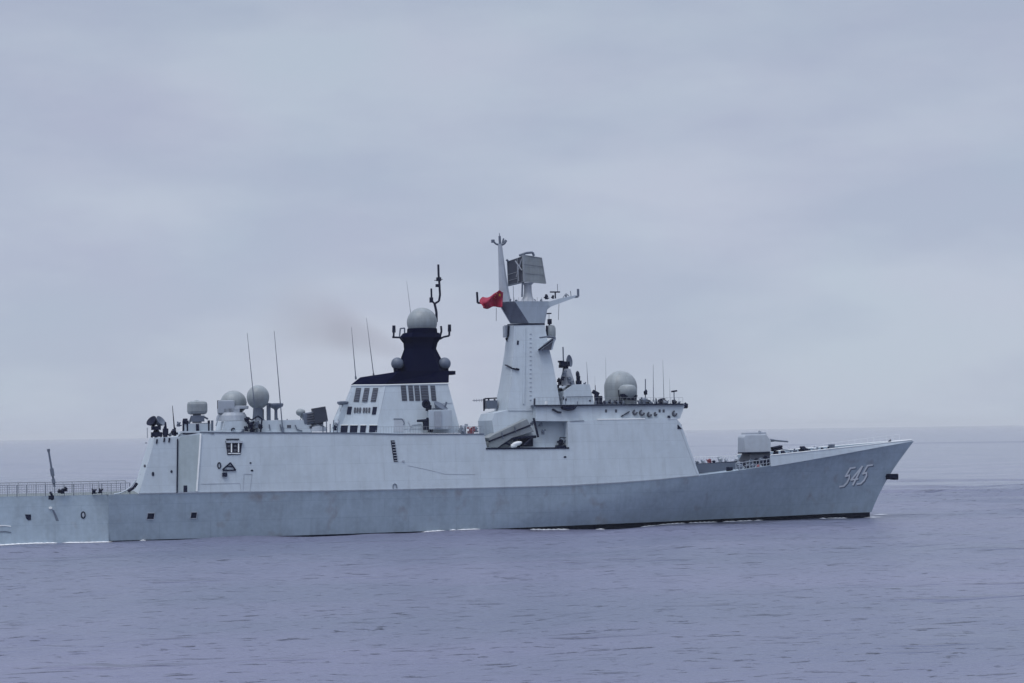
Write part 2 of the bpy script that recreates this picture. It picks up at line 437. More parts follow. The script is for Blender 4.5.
# ------------------------------------------------------------------ slab solids mirrored about the centre plane
TUMB = 0.135
def wsup(X, z): return deck_half(X) - (z - zdeck(X)) * TUMB
def wtab(s0, k, zref): return lambda X, z: s0 - (z - zref) * k
def PF(px, py, fun):
    """as P2 but for an edge seen on the far (port) side; returned on the near side"""
    s = 5.0
    for _ in range(14):
        p = P(px, py, -s); s = fun(p.x, p.z)
    return Vector((p.x, -s, p.z))
def slab(b, pts, fun, k=0.0, sil=()):
    """outline seen on the starboard side, mirrored to port; sil = indices of far-side silhouette points"""
    A = [PF(x, y, fun) if i in sil else P2(x, y, fun, k) for i, (x, y) in enumerate(pts)]
    B = [Vector((p.x, -p.y, p.z)) for p in A]
    b.prism(A, B); return A
def drop(A):   # keep base verts just under the deck
    return A

b = MB()
lower = [(139, 494.5), (143, 480), (155.5, 437.5), (178, 436.8), (200, 432.8), (340, 433.4), (400, 434.6), (484, 434.3), (487, 448.3), (568, 447.6),
         (568, 421.5), (592, 420.3), (640, 419), (676, 417.5), (681, 424), (700, 476.2), (660, 480.2), (620, 483.4), (560, 486.8), (480, 488.8), (400, 490.5), (320, 491.8), (240, 492.8), (180, 493.8)]
aft_o = [(139, 494.5), (143, 480), (155.5, 437.5), (178, 436.8), (200, 432.8), (340, 433.4), (400, 434.6), (484, 434.3), (487, 448.3), (487, 488.7), (400, 490.5), (320, 491.8), (240, 492.8), (180, 493.8)]
slab(b, aft_o, wsup)
slab(b, [(487, 448.3), (568, 447.6), (568, 486.5), (487, 488.7)], wsup)
slab(b, [(568, 447.6), (568, 421.5), (592, 420.3), (640, 419), (676, 417.5), (681, 424), (700, 476.2), (660, 480.2), (620, 483.4), (568, 486.5)], wsup)
sup = b.build('superstructure', M['sup'], ship, smooth=False)

# inner block behind the launcher recess
zr0 = P(520, 448, 5).z
b = MB()
slab(b, [(480, 452), (478, 421), (481, 414), (500, 409.5), (533, 407), (568, 405.5), (600, 404.8), (600, 452)], wtab(4.02, 0.185, P(525, 410, 3).z), sil=(0, 1, 2, 3))
b.build('amidships_deckhouse', M['sup'], ship)

# bridge level
b = MB()
zb = P(600, 420, 6).z
wbr = wtab(6.0, 0.16, zb)
slab(b, [(536, 421), (536, 405.6), (682.5, 404.2), (684.5, 406), (680, 418.6), (600, 421.5)], wbr)
bridge = b.build('bridge_deckhouse', M['sup'], ship)
b = MB(); slab(b, [(534.5, 406.2), (534.5, 404.9), (684.5, 403.4), (685, 404.8)], wbr, 0.35)
b.build('bridge_roof', M['mid'], ship)
b = MB()
slab(b, [(598, 419.9), (598, 418.9), (645, 418.1), (645, 419.2)], wsup, 0.05)
b.build('white_coaming', M['pale'], ship)

# roof decks
def edge_strip(pts, fun, k, m, name, h=0.10, label=None):
    A = [P2(x, y, fun, k) for x, y in pts]
    for sg in (1, -1):
        b = MB()
        for p, q in zip(A[:-1], A[1:]):
            p2, q2 = Vector((p.x, p.y * sg, p.z)), Vector((q.x, q.y * sg, q.z))
            d = q2 - p2; mid = (p2 + q2) / 2
            b.box(mid, (d.length + .02, 0.14, h), d.to_track_quat('X', 'Z'))
        b.build(name, m, ship, label=label)
edge_strip([(200, 432.2), (225, 432.6), (340, 432.9), (400, 434.2), (484, 434.0)], wsup, 0.02, M['mid'], 'deck_edge_trim', 0.14)
edge_strip([(486, 448.6), (569, 447.9)], wsup, 0.03, M['dark'], 'recess_sill', 0.20)
edge_strip([(534, 405.8), (600, 405.0), (683, 403.9)], wbr, 0.36, M['dark'], 'roof_edge_trim', 0.14)
edge_strip([(139, 493.3), (180, 492.6), (240, 491.7), (320, 490.6), (400, 489.3), (480, 487.7), (560, 485.7), (620, 482.3), (660, 479.2), (699, 475.2)], deck_half and (lambda X, z: deck_half(X)), 0.03, M['eq'], 'deck_edge_moulding', 0.09)

# ------------------------------------------------------------------ things fixed on surfaces (placed by probing the real surface)
def bvh_of(objs):
    vs, fs = [], []
    for o in objs:
        off = len(vs); vs += [v.co.copy() for v in o.data.vertices]; fs += [[off + i for i in p.vertices] for p in o.data.polygons]
    return BVHTree.FromPolygons(vs, fs)
SURF = None
def hit(px, py):
    d = ray(px, py); loc, nr, i, dist = SURF.ray_cast(CAM, d)
    if loc is None: return P(px, py, 6.0), Vector((0, -1, 0))
    if nr.dot(d) > 0: nr = -nr
    return loc, nr
def plate(b, pts, t0=-0.05, t1=0.05):
    h = [hit(*p) for p in pts]
    nr = sum((x[1] for x in h), Vector()).normalized()
    b.prism([p + nr * t0 for p, _ in h], [p + nr * t1 for p, _ in h]); return b
def rect(x0, y0, x1, y1, sk=0.0): return [(x0 + sk, y0), (x1 + sk, y0), (x1, y1), (x0, y1)]
def pl(name, m, pts, parent=None, t1=0.05, label=None):
    b = MB(); plate(b, pts, -0.05, t1); return b.build(name, m, parent or ship, label=label)
def disc(px, py, rx, ry, n=12): return [(px + rx * math.cos(2*math.pi*i/n), py + ry * math.sin(2*math.pi*i/n)) for i in range(n)]
def line(b, pts, w=0.5, t1=0.04):
    for (x0, y0), (x1, y1) in zip(pts[:-1], pts[1:]):
        L_ = math.hypot(x1 - x0, y1 - y0); nx, ny = -(y1 - y0) / L_ * w / 2, (x1 - x0) / L_ * w / 2
        plate(b, [(x0 + nx, y0 + ny), (x1 + nx, y1 + ny), (x1 - nx, y1 - ny), (x0 - nx, y0 - ny)], -0.04, t1)
    return b
SURF = bvh_of([hull, stern, sup, bridge])

# hull scuttles, mooring ports
for r_ in ((147, 513.3, 153.5, 519, 1.0), (190.5, 512.5, 196, 518, 1.0)):
    o = pl('mooring_port', M['dark'], rect(*r_), label=None)
    b = MB(); x0, y0, x1, y1, sk = r_
    line(b, [(x0 + sk - .4, y0 - .4), (x1 + sk + .4, y0 - .4), (x1 + .4, y1 + .4), (x0 - .4, y1 + .4), (x0 + sk - .4, y0 - .4)], 0.7, 0.09).build('port_rim', M['eq'], o)
pl('mooring_port', M['dark'], [(25, 514.5), (31, 514.5), (31, 520), (28, 520.3), (26, 518)])
b = MB(); pts = disc(83.2, 515, 2.0, 3.2, 14); line(b, pts + [pts[0]], 1.0, 0.08); o = b.build('fairlead_ring', M['dark'], ship)
pl('fairlead_hole', M['eq'], disc(83.2, 515, 1.0, 2.0), o, 0.07)
pl('hull_lamp', M['pale'], disc(50.5, 508, 1.8, 1.3), t1=0.25)
pl('discharge_stain', M['mid'], [(52, 510), (54, 510), (57, 516), (59, 521), (56, 521), (54, 515)], t1=0.006, label='dark stain run down below the hull lamp')
for x, y in ((1, 525.5), (1, 531.5)):
    b = MB(); line(b, [(-8, y + .5), (5, y), (11, y + .9)], 0.9, 0.06).build('rubbing_strake', M['mid'] if y > 530 else M['pale'], ship)
# forward hull drains
for x, y in ((801, 460), (804.5, 459.8), ):
    pl('scupper', M['dark'], disc(x, y, 0.9, 1.4, 8), t1=0.06)
# superstructure side details
fr = [(177, 493), (177.6, 440), (179.5, 435.6), (183, 433.6), (214, 433.2)]
pl('side_door_panel', M['green'], [(178, 491.6), (178.5, 441), (180.5, 436.5), (184, 434.8), (199.6, 434.6), (196, 491.4)], t1=0.03, label='tall greenish grey side panel of the hangar')
b = MB(); line(b, fr, 1.3, 0.14).build('panel_frame', M['dark'], ship)
b = MB(); line(b, [(200.6, 433.8), (199.2, 455), (196.6, 491.4)], 1.6, 0.18).build('downpipe', M['pale'], ship, label='white vertical pipe beside the greenish panel')
pl('access_door', M['dark'], rect(183.5, 485.5, 187.2, 492.2), t1=0.06)
for (x, y, rx, ry) in ((145, 466, 1.0, 1.4), (153, 474, 1.3, 2.2), (171.5, 471.6, 1.2, 1.4), (565, 457, 1.4, 0.9), (250.5, 463, 1.1, 0.8), (252, 470.5, 1.4, 0.9), (146, 443, 1.0, 0.6)):
    pl('scuttle', M['dark'] if x != 146 else M['mid'], disc(x, y, rx, ry, 10), t1=0.06)
b = MB(); line(b, [(141, 483.6), (178, 484.0)], 0.45, 0.03).build('weld_line', M['eq'], ship); b = MB(); line(b, [(201, 484.0), (240, 483.2), (241, 491)], 0.45, 0.03).build('weld_line', M['eq'], ship)
b = MB(); line(b, [(243, 491), (244, 474), (252, 474), (250, 491)], 0.5, 0.04).build('sliding_door_outline', M['eq'], ship)
b = MB(); line(b, [(140, 474.7), (147.5, 474.5)], 0.5, 0.05).build('hand_rail', M['mid'], ship)
for (x, y) in ((156.6, 441.5), (164, 440), (169, 440.2)):
    pl('vent_slot', M['dark'], rect(x - .8, y - 2.2, x + .8, y + 2, 0.5), t1=0.1)
# boarding platform with life raft canisters under the deck edge
root = pl('boat_station', M['dark'], [(225.4, 441), (242.4, 441), (240.5, 454.5), (227.4, 455)], t1=0.08)
for x in (231.3, 238.4):
    pl('stanchion', M['pale'], rect(x - .6, 442.3, x + .6, 452.5, 0.0), root, 0.28)
b = MB(); plate(b, rect(226, 441.2, 242.6, 443.2), 0, 0.35); b.build('canopy', M['eq'], root)
for x in (228.6, 235.0):
    for y in (446.2, 450.6):
        pl('step', M['louvre'], rect(x - 1.3, y - 1.2, x + 1.3, y + 1.2), root, 0.2)
pl('platform_edge', M['pale'], rect(228, 453.0, 240.3, 454.0), root, 0.12)
pl('awning_rail', M['dark'], rect(226, 438.9, 239, 439.8), t1=0.2)
b = MB(); pts = disc(219.2, 465.5, 1.5, 2.9, 12); line(b, pts + [pts[0]], 1.1, 0.1).build('life_ring', M['dark'], ship)
b = MB(); line(b, [(222.6, 469.8), (230.3, 462.8), (235.6, 470.2), (222.6, 470.4)], 1.3, 0.16); line(b, [(226.3, 466.3), (232.8, 466.8)], 1.1, 0.14).build('folded_ladder', M['dark'], ship)
pl('locker', M['dark'], rect(222.2, 472.8, 227.0, 476.7), t1=0.3)
# midships
pl('ladder_slot', M['dark'], [(390.6, 440.4), (394.6, 440.4), (397.6, 462), (393.8, 462)], t1=0.03)
b = MB()
for i in range(8): line(b, [(391.6 + i * .38, 442 + i * 2.7), (395.4 + i * .38, 442 + i * 2.7)], 0.6, 0.1)
b.build('ladder_rungs', M['eq'], ship)
b = MB(); line(b, [(393, 488.6), (393, 485), (394.8, 483.7), (396.6, 485), (396.6, 488.4)], 0.6, 0.12).build('fairlead_arch', M['mid'], ship)
b = MB(); line(b, [(408, 465.5), (425, 469), (445, 474), (475, 474.4)], 0.45, 0.03).build('hose_line', M['eq'], ship)
b = MB(); plate(b, disc(403, 461, 1.4, 0.8, 10), 0, .12).build('cleat', M['eq'], ship)
b = MB(); line(b, [(668, 419.5), (676.5, 419.2), (697, 474)], 0.5, 0.03).build('corner_seam', M['eq'], ship)
pl('side_window', M['dark'], rect(677.4, 424.6, 681.6, 429), t1=0.06)
# bridge side fittings
for (x, y, rx, ry) in ((634.6, 412.5, 1.7, 2.0), (641.6, 413.0, 2.0, 2.4), (649.0, 414.6, 1.6, 2.0), (655.2, 414.2, .8, 1.6), (674.3, 413.6, 1.7, 2.3)):
    pts = disc(x, y, rx, ry, 14); b = MB(); line(b, pts[:11], 1.5, 0.35); o = b.build('life_raft_cradle', M['louvre'], ship)
    pl('raft_end', M['eq'], disc(x, y, rx * .55, ry * .55), o, 0.22)
pl('side_window', M['dark'], rect(667.6, 415.6, 670.2, 418), t1=0.05)
for x in (606, 616, 659.6, 663.6):
    pl('side_window', M['louvre'], rect(x - 1.0, 409.5, x + 1.0, 412.5), t1=0.04)
b = MB(); line(b, [(621, 416.6), (627, 413.0), (629, 411.8)], 1.1, 0.3).build('boom', M['dark'], ship)
b = MB(); plate(b, [(560.5, 407.2), (576, 406.8), (574, 409.8), (568, 411), (562, 409.6)], 0, 0.6).build('stowed_raft', M['dark'], ship)
b = MB(); line(b, [(552, 409.3), (557.5, 412.3), (561, 412.6)], 1.2, 0.35).build('davit_arm', M['dark'], ship)
b = MB(); line(b, [(570, 421.3), (584, 420.6)], 0.5, 0.08).build('door_sill', M['mid'], ship)

# hull number, strokes laid on the flared bow plating
GL = {'5': [[(0.92, 1.0), (0.20, 1.0), (0.10, 0.56), (0.62, 0.60), (0.86, 0.42), (0.84, 0.16), (0.58, 0.0), (0.02, 0.0)]],
      '4': [[(0.70, 0.0), (0.70, 1.0), (0.0, 0.30), (1.0, 0.30)]]}
SURF_H = bvh_of([hull])
def num_px(u, v): return (839.6 + u * 24.2 + v * 9.2, 486.6 - u * 3.6 - v * 18.2)
def stroke(b, uvs, w, off, dx=0.0, dy=0.0):
    for (u0, v0), (u1, v1) in zip(uvs[:-1], uvs[1:]):
        a, c = num_px(u0, v0), num_px(u1, v1); N = 4
        d = Vector((c[0] - a[0], c[1] - a[1])); d.normalize(); nx, ny = -d.y * w / 2, d.x * w / 2
        a = (a[0] - d.x * w * .4, a[1] - d.y * w * .4); c = (c[0] + d.x * w * .4, c[1] + d.y * w * .4)
        for i in range(N):
            q0 = (lerp(a[0], c[0], i / N) + dx, lerp(a[1], c[1], i / N) + dy); q1 = (lerp(a[0], c[0], (i + 1) / N) + dx, lerp(a[1], c[1], (i + 1) / N) + dy)
            plate(b, [(q0[0] + nx, q0[1] + ny), (q1[0] + nx, q1[1] + ny), (q1[0] - nx, q1[1] - ny), (q0[0] - nx, q0[1] - ny)], off - .03, off)
_keep = SURF; SURF = SURF_H
for k, ch in enumerate('545'):
    f = lambda p: (k * 0.355 + p[0] * 0.27, p[1])
    b = MB(); [stroke(b, [f(p) for p in s_], 1.45, 0.05) for s_ in GL[ch]]
    o = b.build('hull_numeral', M['number'], ship, label='white numeral %s on the bow' % ch)
    b = MB(); [stroke(b, [f(p) for p in s_], 1.9, 0.02, 0.8, 0.9) for s_ in GL[ch]]
    b.build('numeral_shadow', M['mid'], o)
SURF = _keep

# stem anchor
ap = P(888, 476.6, 0.0)
b = MB(); b.box(ap + Vector((.55, 0, 0)), (1.9, 0.55, 0.8)); b.box(ap + Vector((.95, 0.0, -0.1)), (0.7, 1.5, 0.75)); b.tube(ap + Vector((-0.6, 0, .1)), ap + Vector((0.6, 0, .1)), .22)
o = b.build('bow_anchor', M['dark'], ship, bevel=0.08)
for sg in (-1, 1):
    b = MB(); b.box(ap + Vector((0.55, sg * 0.7, 0.05)), (1.4, 0.22, 0.62), Matrix.Rotation(sg * 0.15, 3, 'Z')).build('anchor_fluke', M['dark'], o, bevel=0.05)

# ------------------------------------------------------------------ foredeck
def deck_pt(px, s):    # point on the deck sheet under pixel column px at offset s
    X = P(px, 460, s).x
    return Vector((X, -s, zdeck(X)))
# bulwarks: lean inward above the knuckle
TB = [(771, 466.4, 455.6), (800, 461.6, 452.6), (830, 456.3, 449.3), (860, 450.7, 446.0), (890, 445.2, 442.5), (912, 441.4, 440.2)]
for sg, nm in ((1, None), (-1, None)):
    b = MB(); O, I = [], []
    for x, y0, y1 in TB:
        p = P2(x, y0, deck_half); q = P2(x, y1, deck_half, -0.35)
        w1 = max(0.02, deck_half(p.x) - (0.22 if x < 905 else 0.05))
        O.append((Vector((p.x, -sg * deck_half(p.x), p.z - .02)), Vector((p.x, -sg * w1, q.z))))
    for (a0, a1), (c0, c1) in zip(O[:-1], O[1:]):
        k = Vector((0, sg * 0.10, 0))
        if abs(c0.y) < 0.3: k = Vector((0, 0, 0)) + k * .1
        b.prism([a0, c0, c1, a1], [a0 + k, c0 + k, c1 + k, a1 + k])
    bmesh.ops.remove_doubles(b.bm, verts=b.bm.verts, dist=0.001)
    b.build('bulwark', M['sup'], ship)
    b = MB()
    for (a0, a1), (c0, c1) in zip(O[:-1], O[1:]): b.tube(a1 + Vector((0, 0, .05)), c1 + Vector((0, 0, .05)), 0.07)
    b.build('bulwark_cap_rail', M['pale'], ship)
# light rail round the bow
b = MB(); prev = None
for i in range(15):
    X = lerp(P(835, 450, 4).x, XTIP - 2, i / 14)
    for sg in (1,):
        p = Vector((X, sg * max(.1, deck_half(X) - .25), zdeck(X) + 0.5)); q = p + Vector((0, 0, .75))
        b.tube(p, q, .012, n=5)
        if prev is not None: b.tube(prev, q, .014, n=5); b.tube(prev - Vector((0, 0, .4)), q - Vector((0, 0, .4)), .010, n=4)
        prev = q
b.build('bow_guard_rail', M['pale'], ship)

# missile cell block before the bridge
b = MB(); wv = wtab(3.6, 0.0, 0)
slab(b, [(680, 476), (680, 465), (736, 462.2), (742, 473)], wv); b.build('missile_cell_block', M['mid'], ship)
b = MB()
Xa, Xb_ = P(700, 465, 0).x, P(736, 462, 0).x; zt = P(715, 463.6, 3).z
for i in range(4):
    for j in range(8):
        b.box((lerp(Xa + .5, Xb_ - .7, i / 3), -3.0 + j * 0.86, zt + 0.02), (1.05, .7, .14))
b.build('missile_hatches', M['eq'], ship)
b = MB()
A = [P(x, y, 3.5) for x, y in ((697, 464.4), (737, 461.7))]
b.tube(A[0], A[1], 0.09).build('block_edge_rail', M['dark'], ship)
# far side guard rail and fittings
b = MB(); prev = None
for i in range(12):
    x = lerp(692, 752, i / 11); X = P(x, 465, -6.5).x; z0 = zdeck(X); top_ = P(x, 457.2 - (x - 692) * .03, -6.5).z
    p = Vector((X, 6.6, z0)); q = Vector((X, 6.6, top_))
    b.tube(p, q, .03, n=5)
    if prev is not None:
        b.tube(prev, q, .035, n=5); b.tube(prev - Vector((0, 0, .5)), q - Vector((0, 0, .5)), .022, n=4); b.tube(prev - Vector((0, 0, 1)), q - Vector((0, 0, 1)), .022, n=4)
    prev = q
b.build('foredeck_guard_rail', M['pale'], ship)
def blob(px, py, s, r, name, m, seed=0, n=7, flat=0.8):
    """small deck fitting: housing, drum and brackets"""
    rr = random.Random(seed); p = P(px, py, s); b = MB()
    b.lathe(p - Vector((0, 0, r * .9)), [(r * .55, 0), (r * .5, r * .5), (r * .3, r * .6), (r * .3, r)], 12)
    b.lathe(p, [(0.0, -r * .6), (r * .45, -r * .5), (r * .5, 0), (r * .45, r * .4), (0, r * .5)], 12, (0.5, .4, .3))
    for i in range(n):
        d = Vector((rr.uniform(-1, 1), rr.uniform(-1, 1), rr.uniform(-1, 1))) * r * .7
        b.box(p + d, (r * rr.uniform(.2, .6), r * rr.uniform(.2, .6), r * rr.uniform(.2, .6)), Matrix.Rotation(rr.uniform(0, 3), 3, 'Z'))
    return b.build(name, m, ship)
blob(709, 460.5, 0.5, 0.45, 'deck_winch', M['maroon'], 3)
blob(720.5, 459.5, -2, 0.55, 'deck_valve', M['eq'], 4)
blob(729, 472, 5.4, 0.75, 'mooring_winch', M['dark'], 5)
# clutter of rails and pipes abreast the gun, near edge
b = MB()
for i in range(11):
    x = 736 + i * 3.4; p = P2(x, 471.5 - i * 0.45, deck_half, -.3); q = p + Vector((0, 0, 1.15)); b.tube(p, q, .05, n=5)
    if i: b.tube(pq, q, .05, n=5); b.tube(pq - Vector((0, 0, .6)), q - Vector((0, 0, .5)), .035, n=5)
    pq = q
b.build('deck_guard_rail', M['eq'], ship)
for i, (x, y, s, r, m) in enumerate(((740, 466, 5.5, .55, 'mid'), (747, 467, 5.4, .5, 'dark'), (753, 465.5, 5.6, .55, 'mid'), (758, 466.5, 5.3, .45, 'maroon'), (764, 464, 5.4, .6, 'dark'), (768, 462, 5.2, .55, 'dark'), (743.5, 463.5, 4, .5, 'dark'), (750, 461.5, 4, .45, 'mid'), (756.5, 461, 4, .5, 'dark'), (761, 459.5, 4, .5, 'mid'), (767, 458, 4, .55, 'dark'), (772, 459.5, 3.6, .6, 'mid'), (737, 459.5, 2, .55, 'eq'), (774, 456.5, 2, .8, 'dark'))):
    blob(x, y, s, r, 'capstan' if i % 2 else 'bollard', M[m], 20 + i)

# gun
g0 = P(754, 462, 0.6)
b = MB()
base = [(737, 464), (742, 453.6), (769.5, 452.6), (776, 462)]
slab(b, base, wtab(2.2, .35, g0.z), sil=(0, 1)); gun = b.build('gun_mount', M['deep'], ship, label='gun base coloured dark for the shade under the pale turret')  # shade of the turret overhang is put into the base colour
b = MB(); zt_ = P(750, 453, 1.6).z
tur = [(737.4, 452.8), (737.6, 437.5), (739.6, 434.6), (766.6, 434.2), (771, 440.5), (770.6, 452.2)]
slab(b, tur, wtab(1.6, .16, zt_), sil=(0, 1, 2)); b.build('gun_turret', M['eq'], gun, bevel=0.12)
b = MB(); slab(b, [(741, 435), (741.5, 432.8), (766, 432.2), (766.5, 434.6)], wtab(1.0, .1, zt_), sil=(0, 1)); b.tube(P(759.5, 433.5, .6), P(759.8, 431, .6), .22); b.build('turret_top_plate', M['eq'], gun)
b = MB(); b.tube(P(769, 440.2, 0), P(774, 440.4, 0), .24, .20); b.tube(P(774, 440.4, 0), P(788, 441.6, 0), .14, .11); b.build('gun_barrel', M['mid'], gun)
b = MB(); b.tube(P(738, 453.1, 1.9), P(770, 452.4, 1.9), .10); b.build('turret_ring', M['dark'], gun)
# anti submarine rocket launcher and deck gear on the bow
b = MB(); c = P(776, 451, 1.0); b.lathe(c - Vector((0, 0, 1.0)), [(.7, 0), (.6, .5), (.35, .6), (.35, 1.0)], 14)
for i in range(3):
    for j in range(2): b.tube(c + Vector((-.6, -.4 + .4 * i, .1 + .32 * j)), c + Vector((.8, -.4 + .4 * i, .35 + .32 * j)), .15)
b.build('rocket_launcher', M['dark'], ship)
for x, y, r, nm in ((803, 449.2, .78, 'mooring_winch'), (815, 449.2, .6, 'cable_reel'), (830.5, 448.0, .62, 'bollard'), (889.5, 441.5, .35, 'bollard'), (809, 450.6, .45, 'capstan')):
    blob(x, y, 3.0 if x < 850 else .8, r, nm, M['dark'] if nm != 'cable_reel' else M['eq'], int(x))
b = MB(); b.path([P(779, 455.6, 4.6), P(800, 453.6, 4.4), P(822, 450.6, 3.6), P(838, 448.4, 3.0)], 0.17); b.build('mooring_hose', M['dark'], ship)
b = MB(); b.box(P(831.5, 447.4, 3.2), (.75, .7, .9)).build('deck_locker', M['mid'], ship, bevel=.05)
b = MB(); b.path([P(778, 448.6, 1), P(786, 450, 1), P(794, 450.4, 1)], .06).build('davit', M['mid'], ship)

for i, (x, y, r, m_) in enumerate(((783, 452.6, .5, 'dark'), (789, 452.6, .35, 'mid'), (795, 451.6, .45, 'mid'), (822, 449.2, .4, 'dark'), (697, 462.6, .35, 'mid'), (703, 461.4, .4, 'eq'), (714, 461.6, .35, 'dark'), (726, 460.6, .4, 'eq'))):
    blob(x, y, 3.2, r, 'deck_fitting', M[m_], 300 + i, 5)
# ------------------------------------------------------------------ funnel
zf = P(420, 433, 4).z
wf = wtab(4.6, 0.20, zf)
def chamfered(b, near, far_, fun, inset):
    """side outline near=(fwd part) plus an aft facet turned towards the stern quarter"""
    slab(b, near, fun)
F_near = [(376, 433.8), (385.5, 384.2), (447.6, 382.6), (461, 433.0)]
A = [P2(x, y, wf) for x, y in F_near]
aftS = [P(335.6, 434.2, 1.6), P(354.6, 384.4, 1.2)]
Bm = [Vector((p.x, -p.y, p.z)) for p in A]; aftP = [Vector((p.x, -p.y, p.z)) for p in aftS]
b = MB()
bot = [A[0], A[3], Bm[3], Bm[0], aftP[0], aftS[0]]; top = [A[1], A[2], Bm[2], Bm[1], aftP[1], aftS[1]]
b.prism(bot, top)
funnel = b.build('funnel', M['sup'], ship)
# step behind the funnel
b = MB(); 
st = [P(334, 434.4, 1.9), P(337.5, 419, 1.7), P(340.5, 413, 1.7), P(343.5, 404.5, 1.6), P(351, 404, 1.5), P(352, 434.4, 1.6)]
b.prism(st, [Vector((p.x, -p.y, p.z)) for p in st]).build('uptake_trunk', M['sup'], funnel)
b = MB(); q = P(343, 404.3, 1.0); b.lathe(q, [(.55, -.1), (.8, .12), (.8, .35), (.3, .45)], 12).build('vent_cowl', M['mid'], funnel)
# black cap over it
b = MB()
cap_bot = [A[1], A[2], Bm[2], Bm[1], aftP[1], aftS[1]]
def up(pt, px, py, s): return P(px, py, s)
wt = 3.3
t_ = [P(399, 371.4, wt), P(449, 370.5, wt * .9)]
t2 = [P(362, 377.0, .8)]
cen = sum(cap_bot, Vector()) / 6
grow = [cen + (p - cen) * 1.02 for p in cap_bot]
grow2 = [Vector((p.x, p.y, p.z + .02)) for p in grow]
topo = [t_[0], t_[1], Vector((t_[1].x, -t_[1].y, t_[1].z)), Vector((t_[0].x, -t_[0].y, t_[0].z)), Vector((t2[0].x, -t2[0].y, t2[0].z)), t2[0]]
b.prism(grow2, topo); cap = b.build('funnel_cap', M['black'], funnel)
b = MB(); pts = [p + Vector((0, 0, -.12)) for p in grow] + [grow[0] + Vector((0, 0, -.12))]
b.path(pts, .09).build('cap_edge_trim', M['pale'], funnel)
# stack tower
b = MB()
rows = [((397.5, 447.5), 372.5, 2.4), ((401.5, 441.5), 361, 2.1), ((405.5, 435.5), 349, 1.8), ((405, 437), 343, 1.8), ((401, 441), 337.5, 2.1), ((404.5, 438.5), 333, 2.0)]
rings = []
for (x0, x1), y, s in rows:
    p0, p1 = P(x0, y, s * .2), P(x1, y, s * .2)
    c = (p0 + p1) / 2; hx = (p1.x - p0.x) / 2 * 1.0; c.y = 0
    rings.append([Vector((c.x + hx * a, s * bb, c.z)) for a, bb in ((-1, -.45), (-.6, -1), (.6, -1), (1, -.45), (1, .45), (.6, 1), (-.6, 1), (-1, .45))])
for a, c in zip(rings[:-1], rings[1:]): b.prism(a, c)
stack = b.build('stack_tower', M['black'], ship)
dc = P(422, 322.5, 0); sc = 1890 / ((dc - CAM).length)
b = MB(); b.sphere(dc, 15.2 / sc, .98, 40, 22); radome = b.build('mast_radome', M['dome'], ship, smooth=True)
b = MB(); b.lathe(dc + Vector((0, 0, -2.0)), [(1.7, -.6), (1.9, 0), (2.1, .55), (2.05, 1.15)], 28).build('radome_collar', M['black'], radome, smooth=True)
for x, s in ((397.3, 1.5), (444.6, 1.5)):
    p = P(x, 363.6, s); b = MB(); b.sphere(p, 6.2 / sc, 1, 24, 14); o = b.build('small_radome', M['mid'], ship, smooth=True)
    b = MB(); b.lathe(p - Vector((0, 0, 1.4)), [(.6, -.2), (.5, .3), (.55, .75)], 14).build('pedestal', M['black'], o)
b = MB(); b.box(P(447, 373, 1.6), (1.9, 2.2, .5)); b.tube(P(446, 376, 1.6), P(452.6, 371.2, 1.6), .22, .12).build('sponson', M['black'], ship)
def arm(pts, s, r, name, m):
    b = MB(); b.path([P(x, y, s) for x, y in pts], r); return b.build(name, m, ship)
arm([(404, 339.5), (400.5, 337.5), (392.3, 337.3), (393.6, 337), (394.0, 326)], 0.8, .13, 'yardarm', M['dark'])
arm([(440, 339), (443.5, 337), (449.2, 335.8), (449.6, 324.5)], 0.8, .14, 'yardarm', M['dark'])
for x, y in ((393.9, 329), (449.5, 328)):
    b = MB(); b.tube(P(x, y + 3.5, .8), P(x, y - 3.5, .8), .25, .22).build('antenna_can', M['dark'], ship)
arm([(440, 337), (441.5, 331), (441, 326)], 0.8, .14, 'antenna_bracket', M['dark'])
arm([(399.5, 337), (400.3, 328.5), (404.6, 328), (404.6, 333)], 0.8, .10, 'antenna_bracket', M['mid'])
b = MB(); b.path([P(436.6, 322, 0), P(436.4, 312, 0), P(434.6, 303.5, 0)], .17); b.path([P(434.6, 303.8, 0), P(439, 301, 0), P(440, 295, 0), P(439.4, 284, 0), P(438.6, 275, 0), P(438.3, 264.5, 0)], .15)
b.path([P(434.6, 303.6, 0), P(431.6, 300.6, 0), P(431.3, 288.5, 0)], .13); b.box(P(438.7, 279.2, 0), (.6, .6, .5)); b.box(P(437.5, 285.6, 0), (.5, .4, .4)); b.box(P(431.3, 300, 0), (.45, .45, .7))
b.path([P(434.4, 280.4, 0), P(442.6, 279.4, 0)], .05)
b.build('signal_pole', M['dark'], ship)

# funnel openings (probe the funnel faces)
_keep = SURF; SURF = bvh_of([funnel])
for x in (357.6, 366.0, 374.6):
    o = pl('exhaust_louvre', M['louvre'], [(x - 1.4, 388), (x + 3.6, 388), (x + 1.1, 401.6), (x - 4.0, 401.6)], funnel, .04)
    b = MB()
    for j in range(5): line(b, [(x - 1.0 - j * .5, 390 + j * 2.5), (x + 3.0 - j * .5, 390 + j * 2.5)], .5, .10)
    b.build('louvre_slats', M['mid'], o)
for x0, x1 in ((401.0, 406.2), (408.3, 413.0), (414.4, 419.4), (420.6, 428.2), (430.6, 435.4)):
    o = pl('exhaust_louvre', M['louvre'], [(x0 - .4, 385.6), (x1 - .4, 385.6), (x1 + 1.0, 401), (x0 + 1.0, 401)], funnel, .04)
    b = MB()
    for j in range(5): line(b, [(x0 + .3 + j * .2, 388 + j * 2.6), (x1 - .6 + j * .2, 388 + j * 2.6)], .5, .10)
    b.build('louvre_slats', M['mid'], o)
